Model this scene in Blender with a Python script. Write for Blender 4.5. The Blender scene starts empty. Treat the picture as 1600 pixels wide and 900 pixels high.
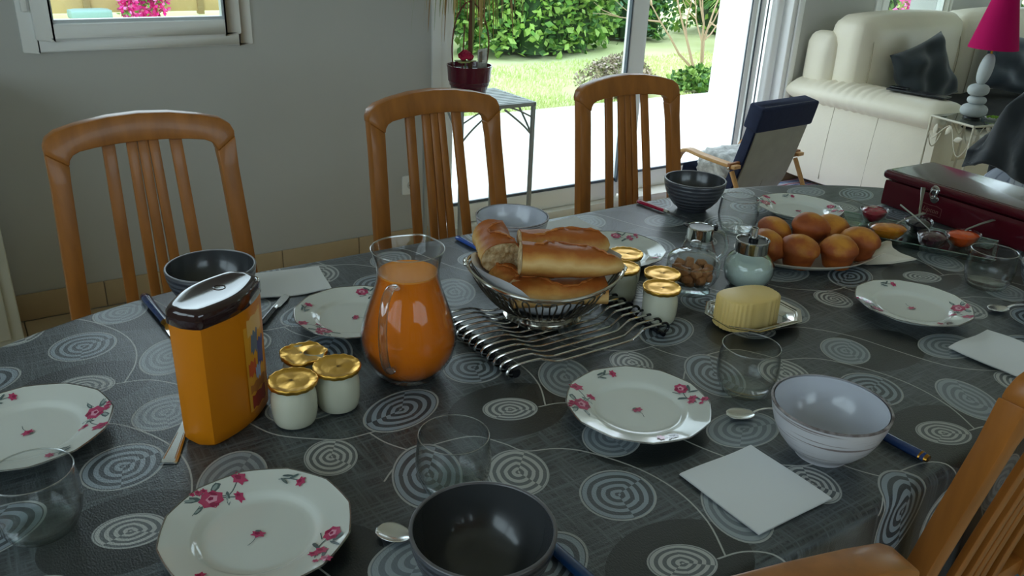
import bpy, bmesh, math, random
import numpy as np
from mathutils import Vector, Matrix, geometry
from math import pi, sin, cos, radians as R, sqrt, atan2

S = bpy.context.scene
C = S.collection
rnd = random.Random(7)

# ------------------------------------------------------------------ camera
CAM = Vector((0.0, 0.0, 1.3766))
_f, _p, _r, _y = 1308.9, R(23.87), R(-2.49), R(55.93)
FW = Vector((cos(_y)*cos(_p), sin(_y)*cos(_p), -sin(_p)))
_r0 = Vector((sin(_y), -cos(_y), 0)); _d0 = FW.cross(_r0)
RT = _r0*cos(_r) + _d0*sin(_r)
DN = _d0*cos(_r) - _r0*sin(_r)
cd = bpy.data.cameras.new('camera'); cam = bpy.data.objects.new('camera', cd); C.objects.link(cam)
cd.sensor_width = 36.0; cd.lens = _f*36.0/1600.0; cd.clip_start = .02; cd.clip_end = 200
m3 = Matrix((RT, -DN, -FW)).transposed()
cam.matrix_world = Matrix.Translation(CAM) @ m3.to_4x4()
S.camera = cam

# ------------------------------------------------------------------ sky and exposure
SKY = 2.6
w = bpy.data.worlds.new('overcast_sky'); S.world = w; w.use_nodes = True
nt = w.node_tree; bg = nt.nodes['Background']
bg.inputs['Color'].default_value = (.75, .885, 1.0, 1); bg.inputs['Strength'].default_value = SKY
S.view_settings.view_transform = 'Standard'; S.view_settings.look = 'None'
S.view_settings.gamma = 1.0; S.view_settings.use_curve_mapping = False
S.view_settings.exposure = 0.5
cy = S.cycles
cy.max_bounces = 10; cy.diffuse_bounces = 6; cy.glossy_bounces = 5; cy.transmission_bounces = 6
cy.transparent_max_bounces = 28; cy.caustics_reflective = False; cy.caustics_refractive = False
cy.sample_clamp_indirect = 4.0; cy.use_denoising = True

WY = 3.155          # inner face of the garden wall
ZT = 0.75           # top of the table cloth

XL, XR, YB, ZC = -1.7, 7.7, -2.4, 2.5      # inner faces of the other walls, ceiling height
WF = (-.3, 2.3, 1.2, 2.3); WL = (-1.2, 1.7, 1.05, 2.3); WR = (-.6, 2.6, .45, 2.46)   # glazed openings behind and beside the camera
def portal(loc, size, rot):
    # sampling portal in a wall opening: gives no light of its own, only steers sky sampling
    l = bpy.data.lights.new('window_portal', 'AREA'); l.shape = 'RECTANGLE'; l.size, l.size_y = size
    l.cycles.is_portal = True
    o = bpy.data.objects.new('window_portal', l); C.objects.link(o); o.location = loc; o.rotation_euler = rot
for x0, x1, z0, z1 in ((.23, .92, .94, 2.1), (1.74, 3.9, .02, 2.2), (4.65, 5.36, .6, 2.1), (6.2, 7.5, .3, 2.42)):
    portal(((x0+x1)/2, WY+.27, (z0+z1)/2), (x1-x0, z1-z0), (R(-90), 0, 0))
portal(((WF[0]+WF[1])/2, YB-.2, (WF[2]+WF[3])/2), (WF[1]-WF[0], WF[3]-WF[2]), (R(90), 0, 0))
portal((XL-.2, (WL[0]+WL[1])/2, (WL[2]+WL[3])/2), (WL[3]-WL[2], WL[1]-WL[0]), (0, R(-90), 0))
portal((XR+.2, (WR[0]+WR[1])/2, (WR[2]+WR[3])/2), (WR[3]-WR[2], WR[1]-WR[0]), (0, R(90), 0))

# ------------------------------------------------------------------ helpers
def lin(c):
    if isinstance(c, str):
        c = [int(c[i:i+2], 16)/255 for i in (0, 2, 4)]
    return tuple((x/12.92 if x <= .04045 else ((x+.055)/1.055)**2.4) for x in c[:3]) + (1.0,)

MATS = {}
def mat(name, col, rough=.5, metal=0.0, spec=.5, var=0.0, vscale=6, vstretch=(1,1,1), bump=0.0, bscale=80, bstretch=(1,1,1),
        coat=0.0, col2=None, emit=0, sheen=0, alpha=1, sss=0):
    if name in MATS: return MATS[name]
    m = bpy.data.materials.new(name); m.use_nodes = True; MATS[name] = m
    n = m.node_tree.nodes; l = m.node_tree.links; b = n['Principled BSDF']
    b.inputs['Base Color'].default_value = lin(col); b.inputs['Roughness'].default_value = rough
    b.inputs['Metallic'].default_value = metal; b.inputs['Specular IOR Level'].default_value = spec
    b.inputs['Coat Weight'].default_value = coat; b.inputs['Coat Roughness'].default_value = .08
    if sheen: b.inputs['Sheen Weight'].default_value = sheen
    if sss:
        b.inputs['Subsurface Weight'].default_value = sss; b.inputs['Subsurface Radius'].default_value = (.01, .008, .006)
    def coords(st):
        tc = n.new('ShaderNodeTexCoord'); mp = n.new('ShaderNodeMapping'); mp.inputs['Scale'].default_value = st
        l.new(tc.outputs['Object'], mp.inputs['Vector']); return mp.outputs['Vector']
    if var or col2:
        t = n.new('ShaderNodeTexNoise'); t.inputs['Scale'].default_value = vscale; t.inputs['Detail'].default_value = 4
        l.new(coords(vstretch), t.inputs['Vector'])
        r = n.new('ShaderNodeValToRGB'); r.color_ramp.elements[0].position = .32; r.color_ramp.elements[1].position = .68
        c1 = lin(col)
        if col2: a, z = c1, lin(col2)
        else: a = tuple(x*(1-var) for x in c1[:3])+(1,); z = tuple(min(1, x*(1+var)) for x in c1[:3])+(1,)
        r.color_ramp.elements[0].color = a; r.color_ramp.elements[1].color = z
        l.new(t.outputs['Fac'], r.inputs['Fac']); l.new(r.outputs['Color'], b.inputs['Base Color'])
    if bump:
        t = n.new('ShaderNodeTexNoise'); t.inputs['Scale'].default_value = bscale; t.inputs['Detail'].default_value = 3
        l.new(coords(bstretch), t.inputs['Vector'])
        k = n.new('ShaderNodeBump'); k.inputs['Strength'].default_value = bump; k.inputs['Distance'].default_value = .004
        l.new(t.outputs['Fac'], k.inputs['Height']); l.new(k.outputs['Normal'], b.inputs['Normal'])
    if emit:
        b.inputs['Emission Color'].default_value = lin(col); b.inputs['Emission Strength'].default_value = emit
    return m

def glass_mat(name, tint=(.97, .99, .98), base=.035, edge=.8, power=3.4, rough=.01, dark=.7):
    if name in MATS: return MATS[name]
    m = bpy.data.materials.new(name); m.use_nodes = True; MATS[name] = m
    n = m.node_tree.nodes; l = m.node_tree.links; n.clear()
    out = n.new('ShaderNodeOutputMaterial'); mx = n.new('ShaderNodeMixShader')
    tr = n.new('ShaderNodeBsdfTransparent'); gl = n.new('ShaderNodeBsdfGlossy'); lw = n.new('ShaderNodeLayerWeight')
    tr.inputs['Color'].default_value = (*tint, 1); gl.inputs['Roughness'].default_value = rough
    lw.inputs['Blend'].default_value = .5
    pw = n.new('ShaderNodeMath'); pw.operation = 'POWER'; pw.inputs[1].default_value = power
    ma = n.new('ShaderNodeMath'); ma.operation = 'MULTIPLY_ADD'; ma.inputs[1].default_value = edge; ma.inputs[2].default_value = base
    l.new(lw.outputs['Facing'], pw.inputs[0]); l.new(pw.outputs[0], ma.inputs[0])
    # longer path through the wall at grazing angles: deeper tint
    mc = n.new('ShaderNodeMix'); mc.data_type = 'RGBA'; mc.inputs['A'].default_value = (*tint, 1); mc.inputs['B'].default_value = tuple(x*dark for x in tint)+(1,)
    l.new(pw.outputs[0], mc.inputs['Factor']); l.new(mc.outputs['Result'], tr.inputs['Color'])
    l.new(ma.outputs[0], mx.inputs['Fac']); l.new(tr.outputs[0], mx.inputs[1]); l.new(gl.outputs[0], mx.inputs[2])
    l.new(mx.outputs[0], out.inputs['Surface'])
    return m

def vcol_mat(name, rough=.4, spec=.5, coat=0):
    if name in MATS: return MATS[name]
    m = mat(name, 'ffffff', rough, 0, spec, coat=coat)
    n = m.node_tree.nodes; a = n.new('ShaderNodeAttribute'); a.attribute_name = 'ink'
    m.node_tree.links.new(a.outputs['Color'], n['Principled BSDF'].inputs['Base Color'])
    return m

class MB:
    """collects faces and builds ONE mesh object"""
    def __init__(s): s.v = []; s.f = []; s.c = []; s._col = None
    def add(s, vs, fs, M=None):
        o = len(s.v)
        s.v += [tuple(M @ Vector(p)) for p in vs] if M is not None else [tuple(p) for p in vs]
        s.f += [tuple(i+o for i in f) for f in fs]
        if s._col is not None: s.c += [s._col]*len(fs)
        return s
    def color(s, c): s._col = lin(c) if isinstance(c, str) else c; return s
    def box(s, c, d, M=None):
        x, y, z = c; a, b, e = d[0]/2, d[1]/2, d[2]/2
        vs = [(x+i*a, y+j*b, z+k*e) for i in (-1, 1) for j in (-1, 1) for k in (-1, 1)]
        return s.add(vs, [(0,1,3,2),(4,6,7,5),(0,4,5,1),(2,3,7,6),(0,2,6,4),(1,5,7,3)], M)
    def lathe(s, prof, n=48, M=None, c=(0,0,0), rad=None):
        vs = []; fs = []
        k = len(prof)
        for i in range(n):
            t = 2*pi*i/n
            for (r, z) in prof:
                q = r*(rad(t, z) if rad else 1)
                vs.append((c[0]+q*cos(t), c[1]+q*sin(t), c[2]+z))
        for i in range(n):
            j = (i+1) % n
            for q in range(k-1):
                a, b, e, g = i*k+q, j*k+q, j*k+q+1, i*k+q+1
                if prof[q][0] < 1e-6: fs.append((a, e, g))
                elif prof[q+1][0] < 1e-6: fs.append((a, b, e))
                else: fs.append((a, b, e, g))
        return s.add(vs, fs, M)
    def tube(s, pts, r, n=8, closed=False, M=None, flat=1.0, caps=True):
        P = [Vector(p) for p in pts]; k = len(P); vs = []; fs = []
        rr = r if isinstance(r, (list, tuple)) else [r]*k
        T = []
        for i in range(k):
            a = P[(i-1) % k] if (closed or i > 0) else P[i]; b = P[(i+1) % k] if (closed or i < k-1) else P[i]
            T.append((b-a).normalized())
        up = Vector((0, 0, 1)) if abs(T[0].z) < .9 else Vector((0, 1, 0))
        N = (up - T[0]*up.dot(T[0])).normalized()
        for i in range(k):
            N = (N - T[i]*N.dot(T[i]))
            if N.length < 1e-6: N = T[i].orthogonal()
            N.normalize(); Bv = T[i].cross(N)
            for q in range(n):
                t = 2*pi*q/n
                vs.append(P[i] + (N*cos(t)*flat + Bv*sin(t))*rr[i])
        for i in range(k if closed else k-1):
            j = (i+1) % k
            for q in range(n):
                p = (q+1) % n
                fs.append((i*n+q, i*n+p, j*n+p, j*n+q))
        if not closed and caps:
            fs.append(tuple(range(n))[::-1]); fs.append(tuple((k-1)*n+q for q in range(n)))
        return s.add(vs, fs, M)
    def prism(s, poly, z0, z1, M=None):
        k = len(poly)
        vs = [(x, y, z0) for x, y in poly] + [(x, y, z1) for x, y in poly]
        fs = [tuple(range(k))[::-1], tuple(range(k, 2*k))] + [(i, (i+1) % k, k+(i+1) % k, k+i) for i in range(k)]
        return s.add(vs, fs, M)
    def loft(s, rings, closed=True, caps=True, M=None):
        k = len(rings[0]); vs = [p for r in rings for p in r]; fs = []
        for i in range(len(rings)-1):
            for q in range(k if closed else k-1):
                p = (q+1) % k; fs.append((i*k+q, i*k+p, (i+1)*k+p, (i+1)*k+q))
        if caps and closed:
            fs.append(tuple(range(k))[::-1]); fs.append(tuple((len(rings)-1)*k+q for q in range(k)))
        return s.add(vs, fs, M)
    def rbox(s, c, d, r=.03, n=8, puff=0.0, M=None, pf=(1,1,1)):
        """rounded, optionally puffed box"""
        h = [x/2 for x in d]; vs = []; fs = []; idx = {}
        def vert(i, j, k):
            key = (i, j, k)
            if key in idx: return idx[key]
            q = []
            for a, t in enumerate((i, j, k)):
                u = 2*t/n-1
                rr = min(r/h[a], .999); u2 = u
                q.append(u2*h[a])
            inn = [max(-(h[a]-min(r, h[a])), min(h[a]-min(r, h[a]), q[a])) for a in range(3)]
            dv = [(q[a]-inn[a]) for a in range(3)]
            L = sqrt(sum(x*x for x in dv)) or 1
            p = [inn[a]+dv[a]/L*min(r, max(abs(dv[0]), abs(dv[1]), abs(dv[2]))) for a in range(3)]
            if puff:
                u = [q[a]/h[a] for a in range(3)]
                for a in range(3):
                    b, e = (a+1) % 3, (a+2) % 3
                    if abs(u[a]) > .999: p[a] += math.copysign(puff*pf[a]*(1-u[b]**2)*(1-u[e]**2), u[a])
            idx[key] = len(vs); vs.append((p[0]+c[0], p[1]+c[1], p[2]+c[2])); return idx[key]
        for a in range(3):
            for side in (0, n):
                for i in range(n):
                    for j in range(n):
                        def g(i_, j_):
                            t = [0, 0, 0]; t[a] = side; t[(a+1) % 3] = i_; t[(a+2) % 3] = j_; return vert(*t)
                        q = (g(i, j), g(i+1, j), g(i+1, j+1), g(i, j+1))
                        fs.append(q if side else q[::-1])
        return s.add(vs, fs, M)
    def build(s, name, m, parent=None, smooth=True, bevel=0, bseg=2, sharp=35, loc=None, subsurf=0):
        me = bpy.data.meshes.new(name); me.from_pydata(s.v, [], s.f); me.update()
        bm = bmesh.new(); bm.from_mesh(me)
        if s.c:
            pass
        else:
            bmesh.ops.remove_doubles(bm, verts=bm.verts, dist=1e-6)
            bmesh.ops.recalc_face_normals(bm, faces=bm.faces)
        if bevel:
            ed = [e for e in bm.edges if len(e.link_faces) == 2 and e.calc_face_angle(0) > R(30)]
            bmesh.ops.bevel(bm, geom=ed, offset=bevel, segments=bseg, profile=.5, affect='EDGES', clamp_overlap=True)
        bm.to_mesh(me); bm.free()
        if s.c:
            at = me.color_attributes.new('ink', 'FLOAT_COLOR', 'CORNER'); buf = []
            for p in me.polygons: buf += list(s.c[p.index])*p.loop_total
            at.data.foreach_set('color', buf)
        if smooth:
            me.shade_smooth()
            if sharp: me.set_sharp_from_angle(angle=R(sharp))
        for x in (m if isinstance(m, (list, tuple)) else [m]): me.materials.append(x)
        o = bpy.data.objects.new(name, me); C.objects.link(o)
        if parent: o.parent = parent
        if loc: o.location = loc
        if subsurf:
            md = o.modifiers.new('sub', 'SUBSURF'); md.levels = md.render_levels = subsurf
        return o

def tag(o, label, cat, group=None, kind=None):
    o['label'] = label; o['category'] = cat
    if group: o['group'] = group
    if kind: o['kind'] = kind
    return o
def struct(o, label=None):
    o['kind'] = 'structure'
    if label: o['label'] = label
    return o
def thing(name, label, cat, loc=(0,0,0), rz=0, group=None):
    o = bpy.data.objects.new(name, None); C.objects.link(o); o.empty_display_size = .05
    o.location = loc; o.rotation_euler = (0, 0, rz)
    return tag(o, label, cat, group)
def dup(root, loc, rz=0, label=None, group=None):
    r = root.copy(); C.objects.link(r); r.location = loc; r.rotation_euler = (0, 0, rz)
    if label: r['label'] = label
    if group: r['group'] = group
    for ch in list(root.children):
        c = ch.copy(); C.objects.link(c); c.parent = r
        for g in ch.children:
            d = g.copy(); C.objects.link(d); d.parent = c
    return r
def part(parent, name, me_obj):
    o = me_obj.copy(); C.objects.link(o); o.parent = parent; o.name = name; return o
def arc(cx, cz, r, a0, a1, n):
    return [(cx+r*cos(R(a0+(a1-a0)*i/n)), cz+r*sin(R(a0+(a1-a0)*i/n))) for i in range(n+1)]
def spline(pts, n=8):
    P = [Vector(p) for p in pts]; out = []
    for i in range(len(P)-1):
        p0 = P[max(i-1, 0)]; p1 = P[i]; p2 = P[i+1]; p3 = P[min(i+2, len(P)-1)]
        for k in range(n):
            t = k/n
            out.append(.5*((2*p1)+(p2-p0)*t+(2*p0-5*p1+4*p2-p3)*t*t+(3*p1-p0-3*p2+p3)*t**3))
    out.append(P[-1]); return out
def TR(x=0, y=0, z=0, rz=0, rx=0, ry=0):
    return Matrix.Translation((x, y, z)) @ Matrix.Rotation(rz, 4, 'Z') @ Matrix.Rotation(ry, 4, 'Y') @ Matrix.Rotation(rx, 4, 'X')

# ------------------------------------------------------------------ shared materials
wall_m = mat('wall_paint', 'c3c3bf', .75, spec=.2, var=.02, vscale=2, bump=.06, bscale=220)
white_pvc = mat('white_frame', 'f6f7f5', .35)
gasket = mat('grey_gasket', '4a5560', .5)
pane_m = glass_mat('window_glass', (.95, .985, .975), .035, .6, 4)
ceil_m = mat('ceiling_paint', 'f2f2ee', .8)
tile_m = mat('beige_tile', 'c2ab88', .35, var=.08, vscale=5)
grout_m = mat('grout', '9b8f7e', .8)
wood = mat('beech_wood', 'a3652a', .35, spec=.4, var=.16, vscale=9, vstretch=(5, 5, .5), coat=.1)
wood_end = mat('beech_inside', 'b47436', .35, var=.1, vscale=9, vstretch=(5, 5, .5))
chrome = mat('polished_steel', 'd8d8d6', .12, 1)
steel = mat('cutlery_steel', 'e2e2e0', .26, 1)
silver = mat('silver_plate', 'd2cfc6', .16, 1)
gold = mat('gold_foil', 'ecb755', .32, 1, bump=.12, bscale=120)
porc = mat('white_porcelain', 'dcdfd9', .12, coat=.3)
blackp = mat('black_plastic', '17181c', .25)
glass = glass_mat('clear_glass', (.99, .997, .995), .016, .95, 3.3, dark=.5)
paper = mat('white_paper', 'e6e8ea', .85, spec=.1, bump=.05, bscale=40)
soil_m = mat('potting_soil', '2a2019', .95, bump=.8, bscale=90)
# ================================================================== the room
WT = .26
floor = struct(MB().box(((XL+XR)/2, (YB+WY+WT)/2, -.055), (XR-XL, WY+WT-YB, .09)).build('floor', grout_m, smooth=False))
# floor tiles one by one where the floor can be seen, joined beyond
tm = None
stepx = .333
for i in range(-1, 13):
    for j in range(6):
        x = .05+stepx*(i+.5); y = WY-.012-stepx*(j+.5)
        if tm is None:
            tm = MB().box((0, 0, -.004), (stepx-.004, stepx-.004, .008)).build('floor_tile', tile_m, floor, bevel=.0012, bseg=1, loc=(x, y, 0))
        else:
            t = tm.copy(); C.objects.link(t); t.parent = floor; t.location = (x, y, 0)
far = MB()
for i in range(-6, 24):
    for j in range(18):
        if -1 <= i < 13 and j < 6: continue
        x = .05+stepx*(i+.5); y = WY-.012-stepx*(j+.5)
        if XL < x < XR and y > YB: far.box((x, y, -.004), (stepx-.004, stepx-.004, .008))
fo = far.build('floor_tiles_far', tile_m, floor, smooth=False); fo['kind'] = 'stuff'
struct(MB().box(((XL+XR)/2, (YB+WY)/2+.1, ZC+.05), (XR-XL+.4, WY-YB+.5, .1)).build('ceiling', ceil_m, smooth=False))
def wall_with_holes(name, x0, x1, z0, z1, holes):
    b = MB(); xs = sorted({x0, x1} | {h[0] for h in holes} | {h[1] for h in holes})
    for a, c in zip(xs, xs[1:]):
        hs = sorted([(h[2], h[3]) for h in holes if h[0] <= a+1e-6 and h[1] >= c-1e-6]); z = z0
        for (p, q) in hs:
            if p > z+1e-4: b.box(((a+c)/2, WY+WT/2, (z+p)/2), (c-a, WT, p-z))
            z = q
        if z < z1: b.box(((a+c)/2, WY+WT/2, (z+z1)/2), (c-a, WT, z1-z))
    return struct(b.build(name, wall_m, smooth=False))
DX0, DX1 = 1.72, 3.93
W1 = (.225, .925, .935, 2.2); W3 = (4.64, 5.37, .55, 2.1); W4 = (6.2, 7.5, .3, 2.42); DO = (DX0, DX1, -.01, 2.2)
wall_with_holes('wall_back', XL, XR, -.01, ZC, [W1, DO, W3, W4])
def side_wall(name, along, p, sgn, u0, u1, hole, win):
    """wall on the line p of the other axis (along = 'x' or 'y'), with one glazed opening"""
    b = MB(); t = .2
    def bx(a, c, z0, z1, off=0, th=t, B=None):
        B = B or b; m = (a+c)/2; q = p+sgn*(th/2+off)
        if along == 'x': B.box((m, q, (z0+z1)/2), (c-a, th, z1-z0))
        else: B.box((q, m, (z0+z1)/2), (th, c-a, z1-z0))
    h0, h1, z0, z1 = hole
    bx(u0, h0, -.01, ZC); bx(h1, u1, -.01, ZC); bx(h0, h1, -.01, z0); bx(h0, h1, z1, ZC)
    struct(b.build(name, wall_m, smooth=False))
    wo = bpy.data.objects.new(win, None); C.objects.link(wo); struct(wo)
    f = MB(); wd = .06
    bx(h0, h0+wd, z0, z1, .05, .06, f); bx(h1-wd, h1, z0, z1, .05, .06, f); bx(h0+wd, h1-wd, z0, z0+wd, .05, .06, f); bx(h0+wd, h1-wd, z1-wd, z1, .05, .06, f)
    m = (h0+h1)/2; bx(m-.04, m+.04, z0+wd, z1-wd, .05, .06, f); f.build('window_frame', white_pvc, wo, smooth=False)
    for q0, q1 in ((h0+wd, m-.04), (m+.04, h1-wd)):
        g = MB(); bx(q0, q1, z0+wd, z1-wd, .075, .006, g); g.build('pane', pane_m, wo, smooth=False)
side_wall('wall_left', 'y', XL, -1, YB-.2, WY+WT, WL, 'window_4')
side_wall('wall_right', 'y', XR, 1, YB-.2, WY+WT, WR, 'window_5')
side_wall('wall_front', 'x', YB, -1, XL, XR, WF, 'window_6')

# skirting tiles, each a piece of the baseboard
def skirting(name, x0, x1):
    base = struct(MB().box(((x0+x1)/2, WY-.004, .048), (x1-x0, .006, .096)).build(name, grout_m, smooth=False))
    n = max(1, round((x1-x0)/.333)); wd = (x1-x0)/n; first = None
    for i in range(n):
        x = x0+wd*(i+.5)
        if first is None:
            first = MB().box((0, 0, 0), (wd-.004, .009, .098)).build('skirting_tile', tile_m, base, bevel=.002, loc=(x, WY-.0075, .05))
        else:
            t = first.copy(); C.objects.link(t); t.parent = base; t.location = (x, WY-.0075, .05)
skirting('baseboard_back', XL+.02, 1.66); skirting('baseboard_right', 3.99, XR-.02)

# ---- small window above the first chair
def frame_ring(b, x0, x1, z0, z1, wd, y0, y1):
    yc, t = (y0+y1)/2, y1-y0
    b.box((x0+wd/2, yc, (z0+z1)/2), (wd, t, z1-z0)); b.box((x1-wd/2, yc, (z0+z1)/2), (wd, t, z1-z0))
    b.box(((x0+x1)/2, yc, z0+wd/2), (x1-x0-2*wd, t, wd)); b.box(((x0+x1)/2, yc, z1-wd/2), (x1-x0-2*wd, t, wd))
w1 = bpy.data.objects.new('window_1', None); C.objects.link(w1); struct(w1, 'white framed window set in the grey wall')
b = MB(); frame_ring(b, .207, .943, .917, 2.23, .045, WY-.012, WY+.02); b.build('window_frame', white_pvc, w1, bevel=.004)
b = MB(); frame_ring(b, .247, .900, .956, 2.19, .050, WY-.03, WY+.03); b.build('window_sash', white_pvc, w1, bevel=.006)
b = MB(); frame_ring(b, .296, .851, 1.005, 2.141, .012, WY-.018, WY+.012); b.build('glazing_bead', mat('bead_grey', 'ccd3d6', .3), w1)
MB().box((.574, WY+.002, 1.57), (.535, .006, 1.12)).build('pane', pane_m, w1, smooth=False)
MB().box((.23, WY-.024, 1.11), (.018, .02, .13)).build('hinge_cover', white_pvc, w1, bevel=.004)
MB().box((.574, WY+WT+.0, .925), (.78, .12, .03)).build('outer_sill', mat('sill_stone', 'c9c6bd', .6), w1, bevel=.004)

# ---- sliding door to the terrace
d1 = bpy.data.objects.new('door_1', None); C.objects.link(d1); struct(d1, 'white framed sliding glass door to the terrace')
b = MB()
b.box((1.70, WY-.006, 1.1), (.042, .014, 2.28)); b.box((3.952, WY-.006, 1.1), (.042, .014, 2.28)); b.box(((DX0+DX1)/2, WY-.006, 2.222), (2.29, .014, .042))
b.build('architrave', white_pvc, d1, bevel=.003)
b = MB()
b.box((DX0+.018, WY+.1, 1.1), (.036, .2, 2.2)); b.box((DX1-.018, WY+.1, 1.1), (.036, .2, 2.2)); b.box(((DX0+DX1)/2, WY+.1, 2.18), (DX1-DX0, .2, .04))
b.build('frame', white_pvc, d1, bevel=.003)
b = MB(); b.rbox(((DX0+DX1)/2, WY+.11, .027), (DX1-DX0-.07, .2, .054), .012, 4); b.build('threshold', mat('threshold_white', 'e8e6dd', .4), d1)
def stile(x, y, wd=.075, th=.05): return MB().rbox((x, y, 1.12), (wd, th, 2.1), .016, 6).build('stile', white_pvc, d1)
stile(DX0+.062, WY+.075); stile(2.848, WY+.07, .105, .06); stile(DX1-.2, WY+.14, .05); stile(DX1-.135, WY+.14, .05); stile(DX1-.072, WY+.075, .062)
for x0, x1, y in ((DX0+.09, 2.81, WY+.075), (2.88, DX1-.22, WY+.14)):
    MB().rbox(((x0+x1)/2, y, .1), (x1-x0, .05, .095), .014, 6).build('bottom_rail', white_pvc, d1)
    MB().box(((x0+x1)/2, y, 2.14), (x1-x0, .05, .08)).build('top_rail', white_pvc, d1, bevel=.006)
    MB().box(((x0+x1)/2, y-.012, .152), (x1-x0, .012, .012)).build('gasket', gasket, d1, smooth=False)
MB().box((2.79, WY+.055, 1.12), (.008, .02, 1.96)).build('gasket', gasket, d1, smooth=False)
for x in (DX1-.168, DX1-.104, DX1-.234): MB().box((x, WY+.112, 1.12), (.006, .006, 1.96)).build('gasket', gasket, d1, smooth=False)
MB().box(((DX0+2.85)/2+.03, WY+.075, 1.12), (2.85-DX0-.13, .008, 1.96)).build('pane', pane_m, d1, smooth=False)

# ---- window behind the sofa and the glazed bay further on
w3 = bpy.data.objects.new('window_2', None); C.objects.link(w3); struct(w3, 'white framed window behind the cream sofa')
b = MB(); frame_ring(b, 4.61, 5.40, .52, 2.13, .05, WY-.012, WY+.02); b.build('window_frame', white_pvc, w3, bevel=.004)
b = MB(); frame_ring(b, 4.66, 5.35, .57, 2.08, .06, WY-.02, WY+.03); b.build('window_sash', white_pvc, w3, bevel=.006)
MB().box((5.0, WY+.005, 1.32), (.58, .006, 1.4)).build('pane', pane_m, w3, smooth=False)
w4 = bpy.data.objects.new('window_3', None); C.objects.link(w4); struct(w4, 'wide low window beside the pink lampshade')
b = MB(); frame_ring(b, 6.17, 7.53, .27, 2.45, .06, WY-.012, WY+.03); b.build('window_frame', white_pvc, w4, bevel=.004)
MB().box((6.85, WY+.01, 1.36), (1.25, .006, 2.08)).build('pane', pane_m, w4, smooth=False)

# socket
so = thing('wall_socket', 'small white wall socket low on the grey wall', 'socket', (1.575, WY-.0, .30))
MB().rbox((0, -.006, 0), (.08, .012, .085), .005, 4).build('plate', white_pvc, so)
MB().lathe([(0, 0), (.018, 0), (.02, .003), (.02, .006)], 20, TR(0, -.0125, 0, rx=R(-90))).build('socket_well', mat('socket_grey', 'cfcfca', .5), so)
for s in (-1, 1): MB().lathe([(0, .0005), (.0025, .0005), (.0025, -.002)], 8, TR(s*.008, -.0125, 0, rx=R(90))).build('contact_hole', blackp, so)

# cabinet at the left
cabm = mat('cabinet_white', 'c9c9ba', .5, var=.05)
cb = thing('white_cabinet', 'white painted cabinet with dark curved handle against the wall', 'cabinet', (-.43, WY-.24, 0))
MB().box((0, 0, .47), (.93, .40, .74)).build('body', cabm, cb, bevel=.008)
MB().box((0, 0, .855), (.97, .44, .03)).build('top', cabm, cb, bevel=.008)
for sx in (-1, 1):
    for sy in (-1, 1):
        MB().loft([[(sx*.43+i*a, sy*.165+j*a, z) for i, j in ((-1,-1),(1,-1),(1,1),(-1,1))] for a, z in ((.018, 0.0), (.03, .11))]).build('leg', cabm, cb)
for sx in (-1, 1):
    dr = MB().box((sx*.222, -.206, .47), (.42, .016, .66)).build('door', cabm, cb, bevel=.006)
    MB().box((sx*.222, -.217, .47), (.28, .008, .5)).build('door_panel', cabm, dr, bevel=.004)
    MB().tube(spline([(.40*sx-.012*sx, -.214, .36), (.40*sx, -.236, .42), (.40*sx, -.238, .5), (.40*sx-.008*sx, -.214, .57)]), .006, 8).build('handle', blackp, dr)
# ================================================================== table and cloth
TX0, TX1, TA, TYC, TB = .42, 1.48, .71, .947, .507
def outline(off, n=72):
    """table plan, straight in the middle with half-ellipse ends, grown by off"""
    pts = []
    for i in range(n+1):
        t = -pi/2+pi*i/n; pts.append((TX1+(TA+off)*cos(t), TYC+(TB+off)*sin(t)))
    for i in range(1, 24): pts.append((TX1+(TX0-TX1)*i/24, TYC+TB+off))
    for i in range(n+1):
        t = pi/2+pi*i/n; pts.append((TX0+(TA+off)*cos(t), TYC+(TB+off)*sin(t)))
    for i in range(1, 24): pts.append((TX0+(TX1-TX0)*i/24, TYC-TB-off))
    return pts
tb = thing('dining_table', 'long oval dining table hidden under the patterned cloth', 'table', (0, 0, 0))
MB().prism(outline(-.006), .715, .7485).build('table_top', wood, tb, bevel=.006)
b = MB()
b.box(((TX0+TX1)/2, TYC+.36, .67), (1.5, .025, .085)); b.box(((TX0+TX1)/2, TYC-.36, .67), (1.5, .025, .085))
b.build('apron', wood, tb, bevel=.003)
for x in (.0, 1.78):
    for s in (-1, 1):
        MB().loft([[(x+i*a, TYC+s*.34+j*a, z) for i, j in ((-1,-1),(1,-1),(1,1),(-1,1))] for a, z in ((.026, 0), (.034, .7))]).build('leg', wood, tb, bevel=.004)

PO = (.067, .822); PA = (.495, .0035); PB = (.006, .3495)
MED = [  # u, v in the repeat, half axes, axis angle, style (0 light, 1 blue outlined, 2 pale)
 (.002, .000, .039, .029, -22, 0), (.017, .126, .049, .046, 30, 1), (.088, .225, .047, .039, 40, 2), (.122, .034, .060, .040, 62, 2),
 (.240, .020, .039, .033, 75, 0), (.258, .150, .058, .040, 0, 2), (.365, .075, .063, .041, 202, 1), (.333, .277, .066, .043, 65, 1), (.432, .226, .048, .039, 62, 0)]
DISC = [(.000, .000, .090, .066, 0), (.138, .203, .098, .064, 0)]
LINES = [[(.282,.291),(.305,.31),(.339,.326),(.38,.329),(.425,.32),(.45,.287),(.465,.259),(.504,.243),(.535,.215),(.568,.155),(.579,.096),(.570,.038),(.545,-.014)],
 [(.047,.334),(.078,.328),(.105,.308),(.143,.254),(.163,.188),(.18,.135),(.2,.098),(.242,.064),(.271,.048),(.312,.045)],
 [(.31,.394),(.318,.366),(.335,.337),(.352,.318)]]
DROP = .21; RB = .016
def tea(t):   # outline factor: very slight point at the axis end
    return 1.0
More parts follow.
